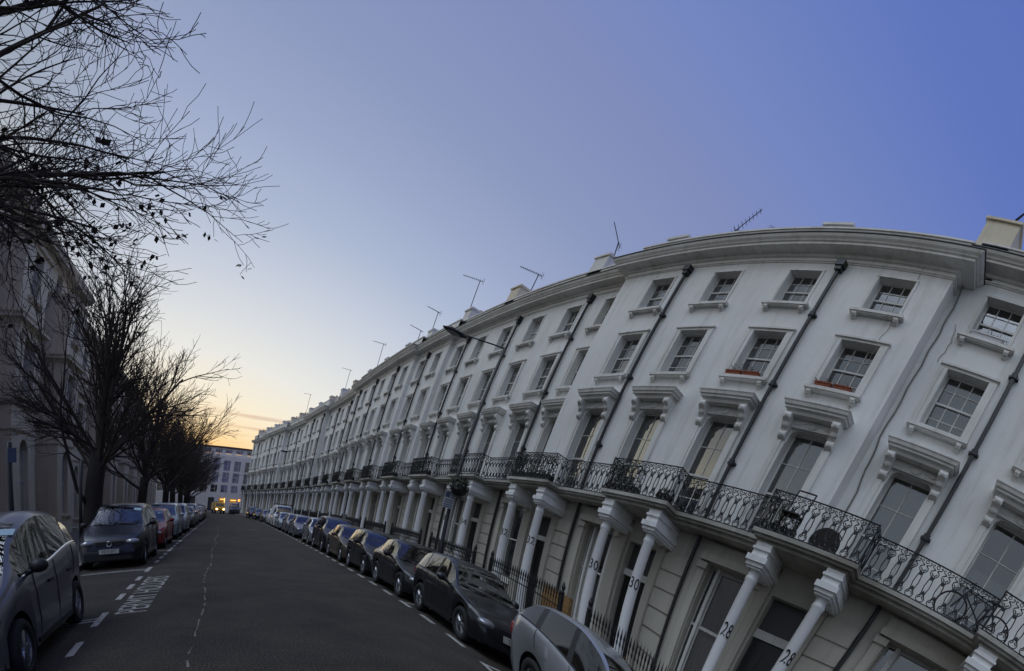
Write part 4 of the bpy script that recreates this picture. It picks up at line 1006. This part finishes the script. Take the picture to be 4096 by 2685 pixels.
# ---------------------------------------------------------------- the white block closing the street
bl = empty('white_block', (0, 129.5, 0))
w = MB(); cols = [-24.9, -22.5, -20.1, -17.7, -15.3, -12.9, -10.5, -8.1, -5.7, -3.3, -.95, 1.4, 3.9, 6.3, 8.7, 11.1]; rows = [(11.7, 9.35), (9.0, 6.7), (6.1, 4.4)]
X0, X1 = -26.5, 13.
def facade_y(mb, y, x0, x1, z0, z1, holes, dep):
    xs = sorted({x0, x1, *[h[0] for h in holes], *[h[1] for h in holes]}); zs = sorted({z0, z1, *[h[2] for h in holes], *[h[3] for h in holes]})
    for a, b in zip(xs, xs[1:]):
        for c, d in zip(zs, zs[1:]):
            if any(h[0] < (a + b) / 2 < h[1] and h[2] < (c + d) / 2 < h[3] for h in holes): continue
            mb.quad((a, y, c), (b, y, c), (b, y, d), (a, y, d))
    for a, b, c, d in holes:
        e = y + dep
        mb.quad((a, y, c), (a, y, d), (a, e, d), (a, e, c)); mb.quad((b, y, c), (b, e, c), (b, e, d), (b, y, d)); mb.quad((a, y, c), (a, e, c), (b, e, c), (b, y, c)); mb.quad((a, y, d), (b, y, d), (b, e, d), (a, e, d))
holes = [(x - .72, x + .78, b, a) for x in cols for a, b in rows]
doors = [(-9.3, -7.2, 0.1, 3.3, 0), (-4.3, -2.9, .1, 3.2, 0), (-1.75, -.35, .1, 3.2, 1), (.7, 2.3, 2.2, 3.1, 1), (4.0, 5.4, 2.2, 2.9, 1)]
facade_y(w, 0, X0, X1, 0, 12.75, holes + [d[:4] for d in doors], .25)
w.quad((X0, 0, 0), (X0, 0, 12.75), (X0, 14, 12.75), (X0, 14, 0)); w.quad((X1, 0, 0), (X1, 14, 0), (X1, 14, 12.75), (X1, 0, 12.75)); w.quad((X0, 0, 12.75), (X1, 0, 12.75), (X1, 14, 12.75), (X0, 14, 12.75)); w.quad((X0, 14, 0), (X0, 14, 12.75), (X1, 14, 12.75), (X1, 14, 0))
M['block'] = stucco('grey_white_render', (.78, .75, .69), (.72, .69, .63), (.5, .48, .44))
w.build('wall', M['block'], bl)
at = MB(); facade_y(at, .7, X0 + .6, X1 - .6, 12.75, 14.5, [(x - .75, x + .8, 13.15, 14.15) for x in cols], .2)
for x in (X0 + .6, X1 - .6): at.quad((x, .7, 12.75), (x, 13, 12.75), (x, 13, 14.5), (x, .7, 14.5))
at.build('attic', M['block'], bl)
M['roofred'] = mat('dull_red_roof_edge', (.09, .045, .035), .7)
rf = MB(); rf.box(X0 + .3, X1 - .3, .35, 13.5, 14.5, 14.85); rf.build('roof', M['roofred'], bl)
for x in cols:
    for a, b in rows + [(14.15, 13.15)]:
        y = .12 if a < 14 else .82
        mbw = MB()
        mbw.box(x + .2, x + .32, y, y + .06, b, a); mbw.box(x - .74, x + .8, y, y + .06, b, b + .06); mbw.box(x - .74, x + .8, y, y + .06, a - .06, a)
        for xe in (x - .74, x + .74): mbw.box(xe, xe + .06, y + .001, y + .06, b + .06, a - .06)
        if a < 14: mbw.box(x - .68, x + .2, y + .002, y + .06, (a + b) / 2 - .06, (a + b) / 2 + .02)
        wn = mbw.build('window', M['frame'], bl)
        p_ = MB(); p_.quad((x - .73, y + .04, b), (x + .79, y + .04, b), (x + .79, y + .04, a), (x - .73, y + .04, a)); p_.build('pane', M['glass'], wn)
LITIN = mat('lit_interior', (.5, .3, .08), .6, emit=(1, .48, .08), es=.22)
TUBE = mat('strip_light', (1, .8, .4), .4, emit=(1, .62, .18), es=2.2)
for a, b, c, d, lit in doors:
    mb = MB(); mb.box(a, b, .2, .26, c, d); o = mb.build('doorway' if c < 1 else 'lit_window', LITIN if lit else M['darkframe'], bl)
    if lit:
        mb = MB(); mb.box(a + .25, b - .15, .12, .18, d - .38, d - .26); mb.build('strip_light', TUBE, o)
        if c < 1: mb = MB(); mb.box(b - .2, b - .08, .1, .19, c, d - .05); mb.build('lit_door_edge', TUBE, o)
tag(bl, 'white four storey block with paired windows closing the far end of the street', 'building')
# ---------------------------------------------------------------- street lamps, signs, beacon
def lamp(x, y, rz, H, arm):
    r = empty('street_lamp', (x, y, .13), rz)
    c = MB(); c.lathe([(.10, 0), (.10, 1.5), (.065, 1.6), (.045, H), (.01, H + .03)], n=10); c.build('column', M['pipe'], r, True)
    a = MB(); a.tube([(0, 0, H - .05), (-.3, 0, H - .1), (-arm, 0, H - .3)], .024, 6); a.build('arm', M['pipe'], r, True)
    h = MB(); h.ball((-arm - .35, 0, H - .36), (.42, .13, .075), 12, 7); hd = h.build('lamp_head', M['pipe'], r, True)
    d = MB(); d.ball((-arm - .4, 0, H - .395), (.26, .1, .07), 10, 6); d.build('diffuser', M['blind'], hd, True)
    return r
LG = 'street lamps on the terrace side'
lp = lamp(6.42, 14.4, 0, 8.05, 1.3); tag(lp, 'tall black street lamp with a hanging basket and parking sign on its post', 'street lamp', LG)
l2 = lamp(6.42, 52.5, .05, 7.45, 1.4); tag(l2, 'black street lamp about halfway along the white terrace', 'street lamp', LG)
l3 = lamp(3.3, 121, .1, 8.2, 1.6); tag(l3, 'farthest street lamp, thin against the white end block', 'street lamp', LG)
hb = MB(); r_ = random.Random(3)
for i in range(420):
    d = Vector((r_.gauss(0, 1), r_.gauss(0, 1), r_.gauss(0, 1))).normalized() * r_.uniform(.1, .3) * (1 + .3 * math.sin(5 * i)); c = Vector((0, 0, 0)) + d; c.z *= .95
    u = Vector((r_.gauss(0, 1), r_.gauss(0, 1), r_.gauss(0, 1))).normalized() * .07; w = u.orthogonal().normalized() * .05
    hb.add((c - u, c + w, c + u, c - w), ((0, 1, 2, 3),))
bk = empty('hanging_basket', (6.42, 14.05, 3.45))
hb.build('foliage', M['leaf'], bk); k = MB(); k.ball((0, 0, -.08), (.27, .27, .24), 12, 7); k.build('basket', M['blackplastic'], bk, True); k = MB(); k.tube([(0, 0, .1), (0, .1, .42), (0, .32, .44)], .015, 5); k.build('bracket', M['iron'], bk)
tag(bk, 'dark bushy hanging basket on the near street lamp', 'hanging basket')
M['boxwhite'] = mat('white_trough', (.6, .6, .6), .5); M['signwhite'] = mat('sign_white', (.3, .31, .33), .4); M['signblue'] = mat('sign_blue', (.03, .045, .1), .5)
sg = empty('parking_sign', (6.3, 14.3, 2.98), -.5)
k = MB(); k.box(-.17, .17, -.035, -.02, -.27, .27); k.build('plate', M['signwhite'], sg)
k = MB(); k.box(-.14, .0, -.04, -.036, .06, .23); k.build('blue_square', M['signblue'], sg)
k = MB(); 
for z in (.2, .14, .08): k.box(.03, .14, -.04, -.036, z - .012, z + .012)
for z in (-.02, -.09, -.16, -.22): k.box(-.13, .13, -.04, -.036, z - .014, z + .014)
k.build('sign_lines', M['signblue'], sg); k = MB(); k.box(-.03, .03, -.02, .06, -.02, .02); k.build('clamp', M['pipe'], sg)
tag(sg, 'white parking sign with a blue square, fixed to the near street lamp', 'sign')
for i, (x, y, lb) in enumerate(((-4.35, 11.9, 'dark sign post with a small blue plate, nearer of the two pavement posts'), (-4.35, 17.3, 'plain dark post standing beside the forked tree trunk'))):
    r = empty('sign_post', (x, y, .12)); k = MB(); k.lathe([(.055, 0), (.055, 2.7), (.02, 2.72)], n=10); k.build('post', M['pipe'], r, True)
    if i == 0: k = MB(); k.box(.0, .16, -.075, -.06, 2.35, 2.6); k.build('plate', M['signblue'], r)
    tag(r, lb, 'post', 'dark posts on the tree side pavement')
bc = empty('crossing_beacon', (2.75, 123, 0)); k = MB(); k.tube([(0, 0, 0), (0, 0, 2.55)], .06, 8); k.build('pole', M['pipe'], bc)
k = MB(); k.ball((0, 0, 2.78), .27, 14, 10); k.build('globe', mat('amber_globe', (1, .4, .05), .4, emit=(1, .33, .03), es=2.2), bc, True); tag(bc, 'glowing amber globe on a thin pole before the white block', 'beacon')
# ---------------------------------------------------------------- area railings
def area_rail():
    r = empty('area_railing'); k = MB(); y = .0
    gap = (PC - .62, PC + .62)
    for a, b in ((0, gap[0]), (gap[1], P)):
        k = MB(); y = a
        while y < b:
            k.tube([(0, y, .13), (0, y, 1.55)], .013, 4, cap=False)
            k.lathe([(.012, 1.52), (.03, 1.57), (.018, 1.62), (.034, 1.68), (.002, 1.84)], (0, y, 0), 5); y += .128
        k.build('bars', M['iron'], r)
    for a, b in ((0, gap[0]), (gap[1], P)):
        for z in (.3, 1.4): q = MB(); q.box(-.022, .022, a, b, z, z + .03); q.build('rail', M['iron'], r)
    for y in gap:
        q = MB(); q.box(-.05, .05, y - .05, y + .05, .13, 1.7); q.lathe([(.05, 1.7), (.07, 1.76), (.04, 1.8), (.065, 1.88), (.01, 2.0)], (0, y, 0), 8); q.build('gate_pier', M['iron'], r)
    return r
AR = None
for k_ in range(0, 14):
    if AR is None: AR = area_rail(); a_ = AR; ai = child_index()
    else: a_ = copy_tree(AR, ai)
    y = Y0 + P * k_; a_.location = (8.05 - bend(y), y, 0); a_.rotation_euler = (0, 0, bslope(y))
    lb = 'black spear topped railing before the house numbered %s' % NUM[k_] if k_ in NUM else 'spear topped railing before the %s house counting from number 28' % ORD[k_ - 4]
    tag(a_, lb, 'railing', 'spear topped area railings')
bw = MB(); bw.box(8.9, 9.05, 10.45, 11.9, .13, 1.75)
M['brick'] = bpy.data.materials.new('yellow_brick'); M['brick'].use_nodes = True; t_ = M['brick'].node_tree; bt = t_.nodes.new('ShaderNodeTexBrick'); bt.inputs['Color1'].default_value = (.30, .17, .06, 1); bt.inputs['Color2'].default_value = (.22, .11, .04, 1); bt.inputs['Mortar'].default_value = (.10, .08, .06, 1); bt.inputs['Scale'].default_value = 4.5
gm = t_.nodes.new('ShaderNodeNewGeometry'); mp_ = t_.nodes.new('ShaderNodeMapping'); mp_.inputs['Rotation'].default_value = (PI / 2, 0, PI / 2); t_.links.new(gm.outputs['Position'], mp_.inputs[0]); t_.links.new(mp_.outputs[0], bt.inputs['Vector']); t_.links.new(bt.outputs[0], t_.nodes['Principled BSDF'].inputs['Base Color'])
tag(bw.build('brick_wall', M['brick']), 'low yellow brick wall behind the railing, left of the columns numbered 30', 'wall')
# ---------------------------------------------------------------- roof aerials
def aerial(y, z0, y1, z1, boom, n, label, x=11.5, L=1.3, tilt=.0, bow=False):
    r = empty('tv_aerial', (x, y, z0)); m = MB(); top = Vector((0, y1 - y, z1 - z0)); m.tube([(0, 0, -1.2), top], .028, 5); m.build('mast', M['iron'], r)
    b = MB(); d = Vector(boom).normalized(); s = d.cross(Vector((0, 0, 1)))
    s = s.normalized() if s.length > .1 else Vector((1, 0, 0)); e = top + d * L; st = top - d * L * .2
    b.tube([st, e], .02, 4)
    for i in range(n):
        p = st.lerp(e, (i + .5) / n); w = .2 * (1 - .35 * i / n); b.tube([p - s * w, p + s * w], .012, 3)
    if bow:
        for q in (-.12, .12): b.tube([st + Vector((0, 0, q)) - s * .25, st + Vector((0, 0, q)) + s * .25], .008, 3)
        b.tube([st + Vector((0, 0, -.25)), st + Vector((0, 0, .25))], .008, 3)
    b.build('yagi', M['iron'], r)
    return tag(r, label, 'aerial', 'television aerials on the white terrace roof')
aerial(33.3, 17.2, 34.6, 20.9, (-.75, .6, .1), 10, 'television aerial on the tallest mast, its boom pointing at the trees', bow=True)
aerial(26.0, 17.1, 26.2, 18.6, (-.6, .75, .25), 10, 'short twin boom television aerial on the low chimney beyond the steep one', bow=True)
aerial(19.0, 16.0, 20.2, 19.0, (-.25, .45, .85), 12, 'steeply tilted television aerial at the joint of the two roof heights', L=1.5, bow=True)
aerial(13.1, 16.6, 13.4, 18.3, (.1, -.3, 1), 8, 'upright television aerial with many bars above number 30', L=1.4, bow=True)
aerial(11.6, 16.6, 11.8, 17.9, (.1, .2, 1), 3, 'small stub aerial beside the upright barred one', L=.35)
aerial(39.6, 17.2, 40.6, 20.0, (-.55, .7, .35), 8, 'television aerial with drooping bars above the near street lamp head', bow=True)
aerial(42.5, 17.0, 43.2, 19.0, (-.6, .7, .35), 8, 'single boom television aerial just beyond the drooping one')
aerial(53.5, 17.0, 55, 20.8, (-.7, .6, .15), 8, 'two boom television aerial over the middle of the terrace roof', bow=True)
aerial(66, 17.0, 67, 20.4, (-.7, .6, .15), 6, 'small television aerial toward the far end of the terrace', x=11.2)
aerial(86, 17.0, 86.5, 20.4, (-.7, .6, .1), 6, 'farthest television aerial against the sunset sky', x=9.6)
aerial(3.9, 17.8, 4.1, 19.6, (.1, -.2, 1), 9, 'television aerial by the big chimney where the wall steps back', L=1.1)
# ---------------------------------------------------------------- pots, planters and things on the balconies
def tuft(mb, c, r, n, rg, s=.05):
    for i in range(n):
        p = Vector(c) + Vector((rg.gauss(0, r[0]), rg.gauss(0, r[1]), abs(rg.gauss(0, r[2])))); u = Vector((rg.gauss(0, .6), rg.gauss(0, .6), rg.gauss(.5, .8))).normalized() * s * rg.uniform(.6, 1.4); w = u.orthogonal().normalized() * s * .35
        mb.add((p - u, p + w, p + u, p - w), ((0, 1, 2, 3),))
def pot(x, y, z, ln, lm, lb, n=60, hgt=.1, m='terra', spread=.12):
    r = empty('window_box', (x, y, z)); b = MB(); h = ln / 2
    b.add([(-.07, -h * .92, 0), (.07, -h * .92, 0), (.07, h * .92, 0), (-.07, h * .92, 0), (-.095, -h, .15), (.095, -h, .15), (.095, h, .15), (-.095, h, .15), (-.08, -h * .97, .13), (.08, -h * .97, .13), (.08, h * .97, .13), (-.08, h * .97, .13)],
          [(0, 3, 2, 1), (0, 1, 5, 4), (1, 2, 6, 5), (2, 3, 7, 6), (3, 0, 4, 7), (4, 5, 9, 8), (5, 6, 10, 9), (6, 7, 11, 10), (7, 4, 8, 11), (8, 9, 10, 11)])
    b.box(-.105, -.0951, -h, h, .115, .152); b.build('trough', M[m], r)
    t2 = MB(); tuft(t2, (0, 0, .13), (.04, h * .5, hgt), n, random.Random(int(y * 100)), .05); t2.build('plants', M[lm], r)
    return tag(r, lb, 'planter', 'planters on the window sills')
sx_ = 9.93
pot(sx_, 8.62, 9.225, .5, 'leafgrey', 'terracotta trough with a pale grey bush on a sill of number 30', 90, .16)
pot(sx_, 8.05, 9.225, .5, 'leaf', 'terracotta trough with low dark plants beside the one with the grey bush')
pot(sx_, 5.9, 9.225, .46, 'leaf', 'terracotta trough with thin grassy stems on the sill next to the broken wall line', 40, .14)
pot(sx_, 5.38, 9.225, .46, 'leafyel', 'terracotta trough with yellow green shoots beside the grassy one', 50, .14)
pot(10.42, 2.95, 12.675, .8, 'leaf', 'white window box with a dark clump on a top floor sill beside the hanging cables', 60, .08, 'boxwhite')
def foliage_screen(x, y0, y1, z0, z1, n, seed, lb):
    r = empty('balcony_plants', (x, (y0 + y1) / 2, z0)); b = MB(); h = (y1 - y0) / 2; b.box(-.12, .12, -h, h, 0, .2); b.build('trough', M['blackplastic'], r)
    rg = random.Random(seed); f_ = MB()
    for i in range(n):
        p = Vector((rg.gauss(0, .07), rg.uniform(-h, h), .15 + (z1 - z0 - .15) * rg.random() ** .8)); u = Vector((rg.gauss(0, 1), rg.gauss(0, 1), rg.gauss(0, 1))).normalized() * rg.uniform(.03, .065); w = u.orthogonal().normalized() * .028
        f_.add((p - u, p + w, p + u, p - w), ((0, 1, 2, 3),))
    f_.build('foliage', M['leaf'], r); return tag(r, lb, 'plants', 'plants screening the balconies')
foliage_screen(9.12, Y0 + 2 * P + 1.1, Y0 + 2 * P + 3.45, 4.735, 5.62, 900, 1, 'dense dark plants filling the porch balcony of number 32')
foliage_screen(9.12, Y0 + P + 2.3, Y0 + P + 3.5, 4.735, 5.6, 420, 2, 'loose dark plants behind the porch railing of number 30')
foliage_screen(9.14, Y0 + P + 1.1, Y0 + P + 1.5, 4.735, 5.1, 80, 3, 'small low plant at the corner of the porch balcony of number 30')
foliage_screen(9.15, Y0 + 2.7, Y0 + 3.3, 4.735, 5.3, 160, 4, 'round dark shrub on the porch balcony of number 28')
for k_, (a, b, n) in {4: (1.1, 3.4, 500), 5: (1.0, 3.4, 420), 6: (1.6, 3.4, 320), 7: (1.1, 3.4, 420), 8: (1.0, 3.5, 420), 9: (1.1, 3.3, 420), 11: (1.1, 3.4, 360)}.items():
    y = Y0 + k_ * P; foliage_screen(9.12 - bend(y + 2), y + a, y + b, 4.735, 5.7, n, k_ + 9, 'dark plants on the porch balcony of the %s terrace house from number 28' % ORD[k_ - 4])
# folded wooden chair and a dark tipped table on the balcony of 28
ch = empty('folding_chair', (9.2, Y0 + 2.95, 4.74)); M['wood'] = mat('dark_wood', (.02, .013, .01), .6, var=.3, vscale=10)
k = MB()
for y in (-.22, .22): k.tube([(-.1, y, 0), (.12, y, 1.2)], .02, 5)
k.tube([(.12, -.22, 1.2), (.12, .22, 1.2)], .02, 5); k.build('back_frame', M['wood'], ch); k = MB(); k.box(-.25, .05, -.22, .22, .5, .53); k.build('seat', M['wood'], ch)
for y in (-.2, .2): k = MB(); k.tube([(.15, y, 0), (-.22, y, .52)], .018, 5); k.build('leg', M['wood'], ch)
tag(ch, 'wooden folding chair rising above the porch railing of number 28', 'chair')
tb = empty('tipped_table', (9.25, Y0 + 2.0, 4.66)); k = MB(); k.lathe([(.01, -.015), (.36, -.015), (.36, .015), (.01, .015)], (0, 0, .3), 24, 'x'); o_ = k.build('table_top', M['wood'], tb)
for a in (.6, 2.2, 4.4): k = MB(); k.tube([(.02, .28 * math.cos(a), .42 + .28 * math.sin(a)), (.4, .32 * math.cos(a), .42 + .32 * math.sin(a))], .016, 5); k.build('leg', M['wood'], tb)
tag(tb, 'dark round table top tipped on edge behind the porch railing of number 28', 'table')
# bicycle on the right-hand balcony
bi_ = empty('bicycle', (9.72, .1, 4.74), PI / 2)
for x in (-.5, .5):
    w = MB(); w.tube([(x + .33 * math.cos(a * PI / 14), 0, .34 + .33 * math.sin(a * PI / 14)) for a in range(28)], .02, 5, closed=True); o_ = w.build('wheel', M['rubber'], bi_)
    s_ = MB()
    for a in range(12): s_.tube([(x, 0, .34), (x + .32 * math.cos(a * PI / 6), 0, .34 + .32 * math.sin(a * PI / 6))], .003, 3)
    s_.build('spokes', M['alloy'], o_)
w = MB()
for a, b in (((-.5, .34), (-.15, .34)), ((-.5, .34), (-.25, .8)), ((-.15, .34), (-.25, .85)), ((-.15, .34), (.35, .72)), ((-.25, .78), (.32, .82)), ((.3, .95), (.5, .34))): w.tube([(a[0], 0, a[1]), (b[0], 0, b[1])], .018, 6)
w.build('frame', M['blackplastic'], bi_); w = MB(); w.tube([(.3, -.25, .98), (.3, 0, 1.0), (.3, .25, .98)], .015, 6); w.build('handlebar', M['alloy'], bi_); w = MB(); w.ball((-.27, 0, .89), (.14, .07, .035), 10, 6); w.build('saddle', M['blackplastic'], bi_)
tag(bi_, 'bicycle leaning behind an iron balcony railing', 'bicycle')
# loose cables hung down the broken wall line
def cable(name, pts, r, lb):
    out = []
    for a, b in zip(pts, pts[1:]):
        for i in range(6): t = i / 6; out.append((a[0] + (b[0] - a[0]) * t, a[1] + (b[1] - a[1]) * t + .02 * math.sin(i * 1.7 + a[2]), a[2] + (b[2] - a[2]) * t))
    mb = MB(); mb.tube(out + [pts[-1]], r, 4); return tag(mb.build(name, M['cablem']), lb, 'cable', 'cables down the white wall')
M['cablem'] = mat('grey_cable', (.16, .15, .13), .7)
cable('cable', [(10.4, 4.12, 15.5), (10.46, 4.08, 13.2), (10.46, 4.1, 11.2), (10.46, 4.12, 8.6), (10.46, 3.95, 6.6), (10.46, 3.9, 5.0)], .022, 'thick cable bundle down the corner where the wall steps back')
cable('cable', [(9.97, 5.0, 15.4), (9.975, 5.1, 14.3), (9.975, 5.08, 12.2), (9.975, 5.2, 11.2), (9.975, 5.0, 9.0), (9.975, 4.98, 7.0)], .007, 'thin wire down the plain wall beside the step in the facade')
cable('cable', [(10.46, 3.8, 13.0), (10.47, 3.7, 12.3), (10.47, 3.78, 11.5)], .009, 'short loose cable end hanging beside the thick bundle')
